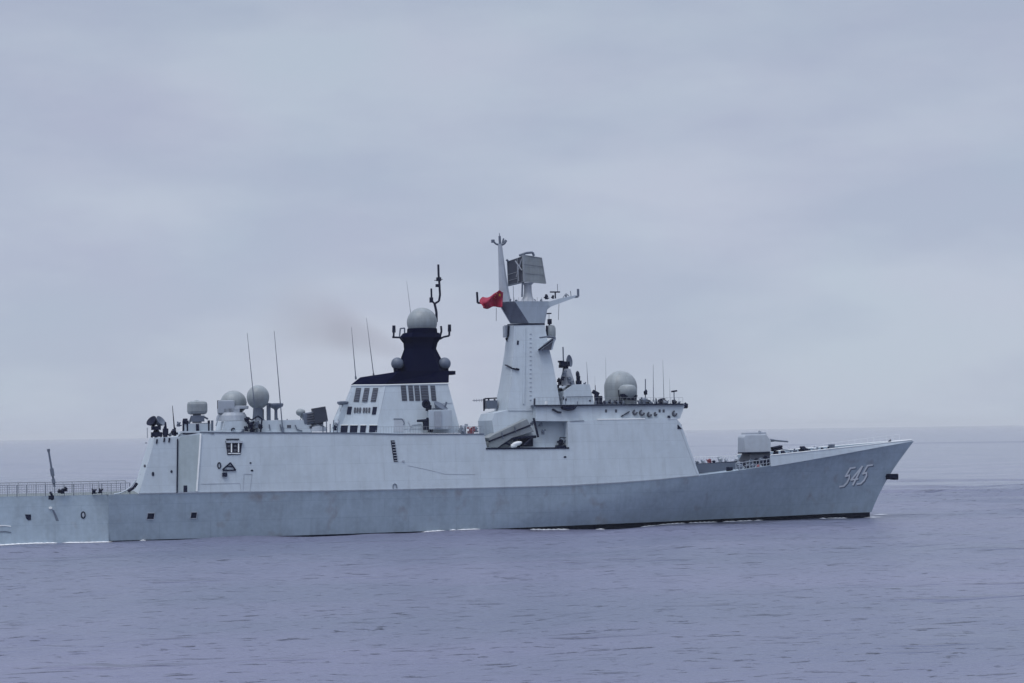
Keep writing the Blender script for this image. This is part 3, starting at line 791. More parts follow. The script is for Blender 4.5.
pl('vent_hatch', M['dark'], [(348.0, 406.7), (352.0, 406.7), (350.6, 414.2), (346.6, 414.2)], funnel, .05)
pl('vent_hatch', M['dark'], [(373, 407), (377, 407), (375.8, 414.4), (371.8, 414.4)], funnel, .05)
for i, x in enumerate((354.6, 357.2, 359.8, 363.6, 366.2, 369.0)):
    pl('small_vent', M['louvre'], rect(x - .8, 407.6, x + .8, 412.6, .4), funnel, .05)
for x0, x1 in ((340.5, 347.2), (349.8, 357), (360, 365.5), (369, 376.8)):
    pl('funnel_window', M['dark'], rect(x0, 425.6, x1, 432.4, .6), funnel, .05)
    b = MB(); line(b, [(x0, 425.2), (x1 + 1, 425.2)], .6, .12).build('rain_hood', M['pale'], funnel)
pl('access_door', M['eq'], rect(393.5, 419, 403.5, 432, 1), funnel, .05)
b = MB(); line(b, [(393.7, 419), (402, 419), (404.2, 423), (403.6, 425)], .9, .09).build('pipe', M['mid'], funnel)
b = MB(); line(b, [(409, 431), (412, 425), (421, 424), (423, 431)], .7, .08); line(b, [(408, 421.6), (411, 427.5)], .9, .08).build('pipe', M['eq'], funnel)
b = MB(); line(b, [(386, 386), (375.4, 433)], .35, .03).build('corner_seam', M['eq'], funnel)
b = MB()
line(b, [(404, 429.0), (432, 428.4)], .5, .05); line(b, [(440, 403.5), (452, 403.0)], .4, .05)
b.build('pipe', M['eq'], funnel)
SURF = _keep
# gun director and locker standing beside the funnel
b = MB(); b.box(P(439.5, 419.6, 5.6), (3.1, 1.6, 2.6)); eqb = b.build('equipment_locker', M['sup'], ship, bevel=.05)
b = MB(); b.box(P(438.0, 419.6, 6.5), (.9, .12, 2.2)).build('locker_door', M['eq'], eqb)
p = P(426, 404.2, 5.4)
b = MB(); b.lathe(p, [(.0, -.2), (.55, -.15), (.6, .25), (.35, .3), (.3, .1)], 18, (-.1, -1, .1)); b.path([p, P(429, 410, 5.2), P(432, 416, 5.2)], .16); b.box(P(428.6, 408, 5.3), (.7, .6, .8)); b.build('searchlight', M['dark'], ship)
b = MB(); b.tube(P(417, 420.9, 5.8), P(427, 420.4, 5.8), .15, .2); b.tube(P(427, 420.4, 5.8), P(432, 420.2, 5.6), .38); b.box(P(427.5, 425.5, 5.6), (1.1, .9, 1.2)); b.box(P(430.4, 425, 5.5), (.5, .9, 1.9)); b.path([P(423.5, 422, 5.6), P(425, 428.5, 5.6)], .13)
b.build('light_cannon', M['dark'], ship)
b = MB(); p = P(440, 407.5, 5.3)
b.lathe(p, [(.05, -.35), (.7, -.2), (1.0, .15), (1.05, .3)], 20, (.25, -.25, .5)); b.path([p, P(434, 411.5, 5.2)], .2); b.path([P(444.5, 408, 5.3), P(446.6, 402, 5.3)], .13); b.box(P(435, 411, 5.3), (.6, .6, .8))
b.build('dish_aerial', M['mid'], ship)

# deck gear between funnel and mast, aft of mast
blob(463.3, 428.2, 5.0, .75, 'ventilation_cowl', M['eq'], 41)
blob(463.3, 431.5, 5.3, .55, 'ventilation_cowl', M['mid'], 42)
blob(471.5, 430, 5.0, .6, 'hose_reel', M['maroon'], 43)
blob(475.5, 429, 4.8, .5, 'hose_reel', M['mid'], 44)
b = MB()
for i in range(9):
    x = 449 + i * 4; p = P2(x, 434.2, wsup, -.2); q = p + Vector((0, 0, 1.05)); b.tube(p, q, .022, n=4)
    if i: b.tube(pq, q, .022, n=4)
    pq = q
b.build('guard_rail', M['pole'], ship)

# ------------------------------------------------------------------ missile canister launcher in the recess
def canister(y_off, name):
    b = MB()
    c = [(488.6, 447.4 + y_off), (488.3, 439.8 + y_off), (524, 425.4 + y_off), (527.8, 432.6 + y_off)]
    return c
lp = MB(); s0, s1 = 6.1, 2.6
o1 = [P(x, y, s0) for x, y in ((488.2, 437.8), (493.5, 434.5), (527.0, 418.6), (530.2, 424.8), (489.5, 441.2))]
o2 = [Vector((p.x, p.y + (s0 - s1), p.z)) for p in o1]
lp.prism(o1, o2); launcher = lp.build('missile_canister', M['can'], ship, bevel=.08, label='upper missile canister slanting up in the side recess')
lp = MB(); o1 = [P(x, y, s0) for x, y in ((489, 441.8), (530.0, 425.6), (534.2, 431.6), (512, 438.2), (498, 447.6), (489, 447.6))]
o2 = [Vector((p.x, p.y + (s0 - s1), p.z)) for p in o1]
lp.prism(o1, o2); low = lp.build('missile_canister', M['can'], ship, bevel=.08, label='lower missile canister slanting up in the side recess')
lp = MB(); lp.path([P(488.6, 441.6, 6.12), P(530.4, 425.2, 6.12)], .12).build('canister_joint', M['dark'], launcher)
for t in (0.28, 0.62):
    b = MB(); x = lerp(491, 529, t); y = lerp(437, 420, t); b.path([P(x, y, 6.15), P(x + 1.6, y + 6.5, 6.15)], .08).build('canister_band', M['mid'], launcher)
b = MB(); b.path([P(533.6, 418, 6.2), P(538.2, 437.2, 6.2)], .15).build('davit_post', M['dark'], ship)
b = MB()
b.path([P(498, 446.8, 5.9), P(512, 438.4, 5.9), P(536, 436.6, 5.9)], .2); b.path([P(513, 439, 5.9), P(520, 446, 5.9)], .16); b.path([P(533, 437, 5.9), P(524, 445.5, 5.9)], .18); b.path([P(504, 443, 5.9), P(520, 447.4, 5.9)], .14)
b.box(P(524.5, 441.5, 4.4), (2.0, 1.6, 1.3)); b.build('launcher_frame', M['dark'], ship)
b = MB(); p = P(519, 444.6, 6.3)
b.lathe(p - Vector((1.0, 0, .05)), [(0, 0), (.2, .1), (.32, .5), (.30, 1.0), (.15, 1.4), (0, 1.5)], 14, (1, 0, .25)); b.lathe(P(510.5, 446.4, 6.3), [(0, 0), (.25, .1), (.28, .8), (0, 1.0)], 12, (1, 0, .2))
b.build('white_buoy', M['number'], ship, smooth=True)
for i, (x, y) in enumerate(((541, 424), (543, 432), (531.8, 423))): blob(x, y, 5.4, .38, 'bracket', M['mid'], 60 + i)
blob(561, 441.5, 5.6, .55, 'hose_reel', M['dark'], 71); blob(566, 440.8, 5.6, .40, 'valve', M['mid'], 72)
b = MB(); b.box(P(562, 446.6, 5.6), (1.6, 1.2, .35)); b.path([P(560, 446, 5.9), P(560, 437.5, 5.9), P(567, 437.5, 5.9)], .06).build('valve_stand', M['dark'], ship)

# ------------------------------------------------------------------ main mast
zm_ = P(525, 410, 3).z
wm = wtab(4.1, 0.185, zm_)
b = MB(); slab(b, [(494, 411.5), (499.5, 384), (504.6, 352), (507.4, 325.2), (544.6, 324.4), (548.6, 346), (553.4, 366), (557.8, 390), (561, 411)], wm, sil=(0, 1, 2, 3))
tower = b.build('mast_tower', M['sup'], ship)
b = MB(); b.path([P2(507.4, 324.8, wm), P2(544.8, 324.0, wm)], .1).build('tower_top_trim', M['dark'], tower)
# head: widens upward into the platform carrying the yards
zh0, zh1 = P(527, 323.5, 1.2).z, P(520, 302, 2).z
def ringh(px0, px1, y, s0, s1, cut):
    a, c = P(px0, y, 0), P(px1, y, 0)
    return [Vector((a.x, -s0, a.z)), Vector((a.x + cut, -s1, a.z)), Vector((c.x, -s1, c.z)), Vector((c.x, s1, c.z)), Vector((a.x + cut, s1, a.z)), Vector((a.x, s0, a.z))]
b = MB(); b.prism(ringh(510.5, 542.5, 323.6, .15, 1.3, 2.3), ringh(498.0, 545, 302.2, .3, 2.0, 1.9))
bmesh.ops.triangulate(b.bm, faces=b.bm.faces[:])
head = b.build('mast_head', M['sup'], tower)
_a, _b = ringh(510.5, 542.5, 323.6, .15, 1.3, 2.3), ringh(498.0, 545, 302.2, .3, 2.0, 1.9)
b = MB()  # thin darker plate paints shade onto the facet that faces aft and down
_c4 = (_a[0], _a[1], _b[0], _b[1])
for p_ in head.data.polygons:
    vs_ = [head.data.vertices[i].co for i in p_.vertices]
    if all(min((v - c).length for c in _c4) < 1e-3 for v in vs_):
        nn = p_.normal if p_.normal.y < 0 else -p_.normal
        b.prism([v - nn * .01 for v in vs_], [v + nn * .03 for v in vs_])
b.build('painted_shade_face', M['soot'], head, label='slanting face with painted on shade on the aft side of the mast head')
b = MB(); b.prism([P(x, y, 1.0) for x, y in ((544, 303), (544, 318), (546.6, 310), (551, 306.6), (575.5, 297.4), (575.5, 295.2), (560, 298.4))], [P(x, y, -1.0) + Vector((.0, 0, 0)) for x, y in ((544, 303), (544, 318), (546.6, 310), (551, 306.6), (575.5, 297.4), (575.5, 295.2), (560, 298.4))]).build('yard_platform', M['sup'], tower)
def rod(pts, s, r, name, m, parent=None, n=6):
    b = MB(); b.path([P(x, y, s) for x, y in pts], r, n); return b.build(name, m, parent or ship)
rod([(574, 297), (578.2, 296.4), (578.0, 289)], 0, .17, 'yard_end', M['mid'], tower)
rod([(500, 304), (490, 303.6), (477.6, 302.8), (477.0, 292.0)], 0, .15, 'yard_end', M['dark'], tower)
b = MB(); b.prism([P(x, y, .7) for x, y in ((497, 302), (505, 312), (500, 304.8), (482, 303.6), (482, 302.4))], [P(x, y, -.7) for x, y in ((497, 302), (505, 312), (500, 304.8), (482, 303.6), (482, 302.4))]).build('yard_platform', M['mid'], tower)
# yard fittings
for x0, x1, y in ((550, 560, 292.0),): rod([(x0, y), (x1, y)], 0, .10, 'navigation_radar', M['dark'], tower)
rod([(555.4, 298.5), (555.2, 292)], 0, .10, 'radar_stem', M['dark'], tower)
rod([(557.6, 292), (557.4, 284)], 0, .04, 'whip_aerial', M['mid'], tower); rod([(559, 304), (558.4, 320)], 0, .035, 'whip_aerial', M['mid'], tower)
rod([(496.3, 308), (496.2, 321)], .2, .035, 'whip_aerial', M['mid'], tower)
rod([(483, 301), (483.2, 297)], 0, .12, 'yard_lamp', M['dark'], tower)
blob(546.5, 296.6, 0, .42, 'yard_lamp', M['dark'], 80, 5); blob(553, 296.8, .3, .3, 'yard_lamp', M['dark'], 81, 4)
rod([(563, 297.5), (566, 293.5), (569, 296)], 0, .07, 'yard_bracket', M['pole'], tower); rod([(571, 296), (570.4, 291)], 0, .06, 'yard_bracket', M['pole'], tower)
b = MB()
for i in range(9):
    x = 505 + i * 4.6; p = P(x, 302.6 - (i * .05), 2.1); b.tube(p, p + Vector((0, 0, .7)), .03, n=4)
b.build('platform_rail', M['pole'], tower)
# slanted slim mast
b = MB()
rows = [((499.2, 511.6), 304, .75), ((498.9, 508.8), 291, .62), ((498.6, 505.4), 270, .48), ((498.2, 503), 253, .34), ((498.0, 501.9), 244, .28)]
rg = []
for (x0, x1), y, s in rows:
    a, c = P(x0, y, 0), P(x1, y, 0); m_ = (a + c) / 2; h = (c.x - a.x) / 2
    rg.append([m_ + Vector((h * math.cos(k), s * math.sin(k), 0)) for k in [i * math.pi / 4 + .39 for i in range(8)]])
for a, c in zip(rg[:-1], rg[1:]): b.prism(a, c)
slim = b.build('pole_mast', M['eq'], ship)
b = MB(); b.path([P(500, 245, 0), P(499.6, 236.0, 0)], .17); b.path([P(500, 245, 0), P(496, 244, 0), P(493.2, 241.2, 0)], .13); b.path([P(500.6, 245, 0), P(504, 243.6, 0), P(506, 240.2, 0)], .2); b.path([P(502.4, 243, 0), P(503.6, 238.4, 0)], .11); b.path([P(499.6, 236, 0), P(499.4, 233.2, 0)], .05)
b.box(P(492.9, 241.2, 0), (.42, .4, .42)); b.build('mast_crown', M['mid'], slim)
# air search radar: pedestal, two antennas back to back
b = MB(); pc = P(528, 303, 0); ptop = P(528.4, 283, 0); hh = ptop.z - pc.z
b.lathe(Vector((pc.x, 0, pc.z)), [(1.7, 0), (1.0, hh * .12), (.66, hh * .3), (.54, hh * .6), (.54, hh * .9), (.85, hh * 1.0)], 18)
ped = b.build('radar_pedestal', M['pole'], ship, smooth=True)
def panel(c4, s_list, th, name, m, parent, bars=False, rear=None):
    A = [P(x, y, s) for (x, y), s in zip(c4, s_list)]
    nrm = (A[1] - A[0]).cross(A[3] - A[0]).normalized()
    if nrm.dot(ray(*c4[0])) > 0: nrm = -nrm
    b = MB(); b.prism(A, [p - nrm * th for p in A]); o = b.build(name, m, parent)
    return o, A, nrm
radar_b, Ab, nb = panel([(507.3, 261.6), (523.6, 256.0), (523.6, 281.6), (508.4, 285.6)], [-1.2, .6, .6, -1.2], .25, 'radar_back', M['louvre'], ped)
b = MB()
def on(A, u, v, nrm, o): return A[0].lerp(A[1], u).lerp(A[3].lerp(A[2], u), v) + nrm * o
for u in (0, .62, 1): b.tube(on(Ab, u, 0, nb, .06), on(Ab, u, 1, nb, .06), .05, n=5)
for v_ in (0, .55, .8, 1): b.tube(on(Ab, 0, v_, nb, .06), on(Ab, .6 if 0 < v_ < 1 else 1, v_, nb, .06), .03, n=5)
b.tube(on(Ab, .55, .1, nb, .3), on(Ab, .95, .55, nb, .3), .10); b.tube(on(Ab, .95, .1, nb, .3), on(Ab, .6, .75, nb, .3), .08); b.tube(on(Ab, .7, .3, nb, .3), on(Ab, .75, .95, nb, .3), .08)
b.build('radar_lattice', M['pole'], radar_b)
radar_f, Af, nf = panel([(523.0, 254.8), (541.5, 257.8), (545.8, 283.6), (524.2, 281.6)], [1.0, .2, .2, 1.0], .35, 'radar_face', M['dome'], ped)
b = MB()
for i in range(4): b.tube(on(Af, 0, i / 3, nf, .03), on(Af, 1, i / 3, nf, .03), .035, n=4)
for u in (0, 1): b.tube(on(Af, u, 0, nf, .03), on(Af, u, 1, nf, .03), .07, n=5)
b.build('radar_face_frame', M['pole'], radar_f)
b = MB(); b.path([P(519, 255.4, .5), P(526, 253.0, .8), P(532.6, 252.4, .8), P(534, 256, .8)], .17); b.build('radar_feed_arm', M['mid'], ped); b = MB(); b.path([P(506.4, 259.6, -1), P(508.6, 261.6, -1)], .15); b.build('radar_corner_stub', M['mid'], ped); b = MB(); b.path([P(507, 286, -1), P(524, 282, .5)], .1); b.build('radar_lower_brace', M['mid'], ped)
b = MB(); b.box(P(526, 269, -.4), (1.3, 1.2, 3.6)).build('radar_gearbox', M['dark'], ped)
rod([(522.0, 297), (522.4, 283)], .5, .12, 'cable_conduit', M['mid'], ped)
rod([(513.6, 302), (513.2, 286)], .5, .035, 'whip_aerial', M['mid'], tower)
# sponsons on the tower
b = MB(); b.box(P(507, 331.5, -1.5), (.85, 1.6, 1.6)); o = b.build('sensor_box', M['eq'], tower, bevel=.05)
b = MB(); b.path([P(504.2, 326, -1.5), P(510, 325.6, -1.5)], .09); b.path([P(508.6, 326, -.6), P(507.9, 337, -.6)], .12); b.path([P(506, 338, -1.4), P(508, 341, -1.4)], .17).build('sensor_frame', M['dark'], o)
b = MB(); c = P(551, 331.5, .8); b.lathe(c - Vector((0, 0, .9)), [(.55, 0), (.66, .3), (.66, 1.3), (.5, 1.7), (0, 1.85)], 16); o = b.build('sensor_dome', M['dome'], tower, smooth=True)
rod([(546.6, 337), (546.8, 325.6)], 1.2, .14, 'sensor_post', M['dark'], tower)
b = MB(); b.box(P(549.6, 321.6, .6), (.5, .5, .7)); b.path([P(549.4, 326, .6), P(549.3, 319, .6)], .12); b.path([P(546.2, 313.6, .6), P(551.4, 313.4, .6)], .09); b.path([P(549, 319, .6), P(549, 313.6, .6)], .03).build('navigation_radar', M['dark'], tower)
SP1, SP0 = 3.5, 1.5
wg = [(538, 350.2), (545, 343), (552, 338.2), (556.4, 338.6), (554.6, 342), (552.5, 350)]
b = MB(); b.prism([P(x, y, SP1) for x, y in wg], [P(x, y, SP0) for x, y in wg]); o = b.build('sponson', M['sup'], tower)
rod([(539.5, 337.6), (548, 336.6), (555.6, 337.8)], 3.6, .12, 'sponson_rim', M['mid'], tower); rod([(538.4, 350), (545.5, 344.8), (553, 339.5)], 3.6, .13, 'sponson_rim', M['dark'], tower)
b = MB(); b.prism([P(x, y, SP1 + .08) for x, y in ((541.5, 349.9), (548, 345), (553, 341.4), (551, 349.7))], [P(x, y, SP1 - .05) for x, y in ((541.5, 349.9), (548, 345), (553, 341.4), (551, 349.7))]).build('sponson_opening', M['louvre'], tower)
_keep = SURF; SURF = bvh_of([tower])
pl('scuttle', M['dark'], [(517, 340.6), (518.8, 340.8), (518.6, 344.8), (516.8, 344.8)], tower, .05)
b = MB(); line(b, [(506.6, 365), (511, 367.4), (519.6, 369.4)], .9, .3); line(b, [(512, 368.6), (519, 370)], 1.2, .4).build('tower_step', M['dark'], tower)
b = MB(); line(b, [(541, 308), (541.1, 308.8)], .6, .1)
b.bm.free()
b = MB()
for i in range(16): line(b, [(529.6, 334 + i * 4.4), (531.6, 334 + i * 4.4)], .35, .08)
b.build('ladder', M['eq'], tower)
pl('cable_duct', M['sup'], [(524, 328), (525.4, 328), (524.4, 404), (522.6, 404)], tower, .12)
SURF = _keep
# small deckhouse details aft of tower
b = MB(); b.box(P(491, 404.6, -2.4), (1.55, 1.4, 1.15)); o = b.build('flag_locker', M['mid'], ship)
rod([(484.8, 409.5), (484.6, 398.6), (497, 398)], -2.2, .09, 'signal_platform_rail', M['dark']); rod([(489, 409), (488.6, 399)], -2.1, .12, 'signal_platform_rail', M['dark']); rod([(494.6, 408.6), (494.6, 399)], -2.1, .14, 'signal_platform_rail', M['dark']); 
rod([(472.6, 400.6), (486, 399.8)], -2.2, .05, 'yagi_aerial', M['mid']); rod([(484, 411), (483.8, 398.6)], -2.2, .11, 'aerial_post', M['dark'])
b = MB()
for x in (474, 476.5, 479, 481.5): b.path([P(x, 398.8, -2.2), P(x + .2, 402.0, -2.2)], .03, 4)
b.build('yagi_elements', M['mid'], ship)

# ------------------------------------------------------------------ top of bridge
zt0 = P(570, 405, 3.4).z
b = MB(); slab(b, [(550, 405.4), (552, 393), (557, 389), (562, 385.6), (589.5, 384.2), (594.5, 404.8)], wtab(3.3, .12, zt0), sil=(0, 1, 2, 3)); dh = b.build('director_deckhouse', M['sup'], ship)
rod([(566, 396.8), (593, 396.4)], 3.3, .05, 'deckhouse_rail', M['mid'], dh)
SURFd = bvh_of([dh]); _keep = SURF; SURF = SURFd
for x, y, rx, ry in ((590, 400.8, 1.1, 1.0), (563.4, 398.2, .9, 1.8), (566, 399.6, .7, 1.4)): pl('scuttle', M['dark'], disc(x, y, rx, ry, 10), dh, .05)
b = MB(); line(b, [(552, 396.6), (559, 394.8)], 1.0, .3); line(b, [(556, 391.6), (563, 390.0)], 1.0, .35); line(b, [(554, 399), (557, 396)], .8, .25).build('bracket', M['dark'], dh)
SURF = _keep
rod([(534.5, 405), (534.6, 398.4)], 4.5, .13, 'rail_post', M['dark']); rod([(546.4, 404.4), (546.6, 401.2)], 4.5, .22, 'rail_lamp', M['pale'])
b = MB(); prev = None
for i in range(38):
    x = 535 + i * 4.0; p = P2(x, 404.8, wbr, .2); q = p + Vector((0, 0, 1.0)); b.tube(p, q, .02, n=4)
    if prev is not None: b.tube(prev, q, .02, n=4); b.tube(prev - Vector((0, 0, .5)), q - Vector((0, 0, .5)), .015, n=4)
    prev = q
b.build('bridge_roof_rail', M['pole'], ship)
# fire control director on cone
b = MB(); zc = P(567, 385.4, 1.5); h = P(567, 369, 1.5).z - zc.z
b.lathe(zc, [(1.15, 0), (1.0, h * .3), (.72, h * .7), (.5, h), (.3, h * 1.02)], 16); o = b.build('director_cone', M['pole'], ship)
rod([(562.5, 386), (563, 377), (563.6, 368)], 1.6, .12, 'cone_ladder', M['dark'], o)
p = P(569.2, 361, 1.5)
b = MB(); b.lathe(p, [(0, -.30), (.5, -.22), (.8, 0), (.86, .10), (.74, .02), (0.1, -.16)], 24, (.75, -.65, .12)); 
dish = b.build('director_dish', M['mid'], o, smooth=True)
b = MB(); b.box(P(564.4, 364, 1.5), (1.3, .9, .7)); b.box(P(561, 361.6, 1.5), (.8, .5, .25)); b.box(P(561.2, 366.4, 1.5), (.6, .5, .4)); b.tube(P(566, 370, 1.5), P(566, 363, 1.5), .35).build('director_body', M['dark'], o)
rod([(563.4, 362), (563.0, 347)], 1.5, .09, 'whip_aerial', M['mid'], o)
blob(560, 381, 1.8, .5, 'bracket', M['dark'], 91)
for i, (x, y, r, m_) in enumerate(((564.6, 373, .45, 'mid'), (569.5, 379, .5, 'mid'), (562.5, 378, .4, 'dark'), (571.5, 383, .4, 'mid'), (550.5, 393.5, .45, 'mid'), (553.5, 387.8, .4, 'mid'), (551.5, 399.5, .45, 'eq'), (558, 386, .35, 'dark'), (585, 383.4, .25, 'mid'))):
    blob(x, y, 2.6, r, 'director_fitting', M[m_], 400 + i, 5)
b = MB(); p = P(577.6, 374.6, 1.5); b.lathe(p, [(0, -.2), (.45, -.1), (.52, .1), (.4, .15)], 16, (.8, -.6, .1)); b.tube(P(578.3, 384.5, 1.5), P(578.2, 376, 1.5), .25, .3); b.box(P(578.6, 382.4, 1.5), (.7, .6, .5)); b.build('searchlight', M['dark'], ship)
# pelorus columns
b = MB(); p = P(596.6, 404.6, 3.0)
b.lathe(p, [(.34, 0), (.30, .5), (.34, 1.2), (.26, 1.5)], 12); b.box(P(595.6, 393.0, 3.0), (.95, .5, .5), Matrix.Rotation(.5, 3, 'Y')); b.tube(P(595.6, 392, 3), P(595.2, 385, 3), .04)
b.tube(P(595.4, 394.5, 3), P(598.2, 392.4, 3), .13); b.build('signal_lamp_stand', M['dark'], ship)
b = MB(); b.lathe(P(600.6, 404.6, 3.0), [(.28, 0), (.24, .5), (.28, 1.0), (.26, 1.2)], 12).build('compass_stand', M['dark'], ship)
b = MB(); b.lathe(P(604.6, 404.8, 3.0), [(.5, 0), (.4, .2), (.12, .6)], 10).build('deck_bollard', M['dark'], ship)
# big radome
b = MB(); c = P(620.6, 387.4, .5); s2 = 1890 / (c - CAM).length; R = 16.5 / s2; hb = c.z - P(620.6, 405, .5).z
prof = [(R * .965, -hb), (R * .99, -hb * .5), (R, 0)] + [(R * math.cos(a), R * math.sin(a)) for a in [i * math.pi / 2 / 14 for i in range(1, 14)]] + [(0, R)]
b.lathe(c, prof, 40); big = b.build('large_radome', M['dome'], ship, smooth=True)
b = MB(); q = P(627.6, 391.2, 3.2)
b.lathe(q - Vector((0, 0, 1.4)), [(.5, -.6), (.45, .3), (.95, .5), (1.25, .9), (1.30, 1.4), (1.28, 1.7), (1.05, 2.1), (.5, 2.3), (0, 2.35)], 22)
o = b.build('director_dome', M['dome'], ship, smooth=True)
b = MB(); b.box(P(629, 397, 3.6), (1.9, .9, .75), Matrix.Rotation(.15, 3, 'Y')); b.box(P(624, 395.4, 3.9), (.9, .7, .4)); b.tube(P(618.4, 390, 3.3), P(619.6, 400, 3.3), .07); b.tube(P(619.6, 400, 3.3), P(622, 405, 3.3), .07); b.tube(P(633, 395.5, 4), P(637.5, 396.0, 4), .09); b.build('director_dome_mount', M['dark'], o)
for i in range(7): blob(607 + i * 2.7, 402.6 - (i % 2), 4.4, .32, 'deck_box', M['dark' if i % 2 else 'mid'], 100 + i, 4)
spots = [(640, 402, .5, 'mid'), (644, 400.5, .65, 'mid'), (647.5, 401.5, .5, 'dark'), (651, 403, .4, 'mid'), (656, 402.5, .45, 'eq'), (660.5, 400.8, .6, 'dark'), (664, 402.6, .5, 'eq'), (667, 402.4, .4, 'mid'), (674, 401.5, .5, 'dark'), (679, 402.8, .35, 'mid')]
for i, (x, y, r, m) in enumerate(spots): blob(x, y, 3.8, r, 'bridge_roof_fitting', M[m], 120 + i, 6)
blob(645.6, 391.8, 2.8, .45, 'searchlight', M['dark'], 131, 5); rod([(645.4, 400), (645.4, 379)], 2.8, .07, 'aerial_post', M['mid'])
rod([(671.4, 391.6), (677, 390.8)], 3.0, .12, 'navigation_radar', M['dark']); rod([(674.2, 402), (674, 391.4)], 3.0, .07, 'radar_stem', M['mid'])
b = MB(); p = P(684, 405.4, 3.6); b.box(p, (.9, .8, .5)); b.path([P(680, 411, 3.6), P(683, 405, 3.6), P(686, 403, 3.6)], .14); b.lathe(P(685, 406, 3.8), [(0, -.3), (.35, -.2), (.35, .3), (0, .35)], 12, (1, 0, 0)); b.build('bridge_wing_lamp', M['dark'], ship)

for i in range(14):
    x = 548 + i * 9.7 + random.uniform(-2, 2)
    rod([(x, 404.4), (x + random.uniform(-.6, .2), 404.4 - random.uniform(2.5, 9))], random.uniform(1.5, 4.8), random.choice((.05, .08, .13)), 'roof_post', M[random.choice(('mid', 'dark', 'pole'))])
for i in range(9):
    x = 226 + i * 10.5 + random.uniform(-2, 2)
    rod([(x, 421.5), (x - .3, 421.5 - random.uniform(2, 6))], random.uniform(1, 5), random.choice((.05, .09)), 'roof_post', M[random.choice(('mid', 'dark', 'pole'))])
for i, (x, y) in enumerate(((510, 300.2), (516, 300.4), (535, 300.6), (541, 300.4), (566, 295.6), (486, 301.6))): blob(x, y, .4, .24, 'yard_fitting', M['mid'], 330 + i, 4)
# ------------------------------------------------------------------ aerials (tall whips)
def whip(x0, y0, x1, y1, s, r=.07, m='mid'):
    b = MB(); a, c = P(x0, y0, s), P(x1, y1, s); mid = a.lerp(c, .45)
    r *= .8
    b.tube(a, a.lerp(c, .06), r * 2.0); b.tube(a.lerp(c, .06), mid, r, r * .8); b.tube(mid, c, r * .75, r * .35)
    b.build('whip_aerial', M[m], ship)
for w in ((257.2, 433, 247.2, 333, 5.8, .09), (282.9, 433, 274.2, 331, 5.6, .10), (355.9, 379.5, 351.4, 327, .6, .08), (373.9, 377, 366.4, 318, -.6, .075), (413.6, 336, 406.6, 281, -1, .055),
          (175, 436, 172.4, 405.6, 5.6, .12), (588, 386, 586.6, 362, 1.0, .06), (606.4, 405, 605.6, 357, -3, .04), (653.4, 402, 653.2, 364.5, 3.2, .07), (664.0, 402, 662.8, 360, 3.2, .055),
          (595.4, 405, 594.8, 376, -2, .03), (670.2, 404.5, 669.5, 378, -2, .035), (340.5, 413, 339.6, 405, 1, .04)):
    whip(*w, m='dark' if w[0] in (175,) else 'mid')

# ------------------------------------------------------------------ aft roof
zh = P(260, 433, 5.8).z
b = MB(); slab(b, [(222, 434), (224.5, 421.2), (310, 419.6), (312, 434)], wtab(5.4, .1, zh)); ah = b.build('hangar_roof_house', M['sup'], ship)
_keep = SURF; SURF = bvh_of([ah])
for x in (269, 280): 
    b = MB(); line(b, [(x, 424.5), (x + 1, 430)], .9, .2).build('bracket', M['mid'], ah)
b = MB(); pts = disc(233.2, 430, 1.9, 1.7, 10)[:]; line(b, pts[4:] , .9, .25).build('cable_coil', M['dark'], ah)
b = MB(); line(b, [(295, 425), (297, 429.5), (302, 431)], .8, .2).build('bracket', M['mid'], ah)
pl('vent_slot', M['louvre'], rect(258, 424, 262, 427), ah, .05); pl('vent_slot', M['louvre'], rect(287, 425, 291, 428), ah, .05)
SURF = _keep
def radome_on_stand(px, py, rpx, s, sq, name, label=None, leg_y=0):
    c = P(px, py, s); k = 1890 / (c - CAM).length; r = rpx / k
    b = MB(); b.sphere(c, r, sq, 32, 18); o = b.build(name, M['dome'], ship, smooth=True, label=label)
    bz = P(px, leg_y, s).z
    b = MB(); b.lathe(Vector((c.x, c.y, bz)), [(r * .62, 0), (r * .5, .35), (r * .42, (c.z - r * sq * .8 - bz)), (r * .6, (c.z - r * sq * .80 - bz) + .05)], 16); b.build('pedestal', M['mid'], o)
    return o
# satellite domes
radome_on_stand(258, 397.2, 11.2, 4.0, 1.07, 'satellite_dome', 'large grey ball radome on the hangar roof', 421)
o = radome_on_stand(233.5, 403, 13.0, 1.8, .95, 'close_in_gun_dome', None, 421)
b = MB(); b.box(P(226, 407, 2.9), (2.2, 1.6, 1.7)); b.box(P(240.5, 407.4, 3), (2.0, 1.2, .45)); b.box(P(231, 410.4, 3), (2.2, 1.4, .7)); b.build('gun_housing', M['eq'], o, bevel=.1)
b = MB(); b.tube(P(238, 409.3, 3), P(245.0, 408.4, 3), .16); b.box(P(219.2, 404.5, 3), (.45, 1, 1.1)); b.build('gun_barrels', M['dark'], o)
b = MB(); b.lathe(P(231.6, 419.4, 2.4), [(2.1, -.2), (1.95, .5), (1.7, .9)], 20); b.path([P(219, 420, 3), P(222, 411, 3)], .16); b.path([P(216, 426, 4), P(219, 415, 4)], .08).build('gun_ring', M['eq'], o)
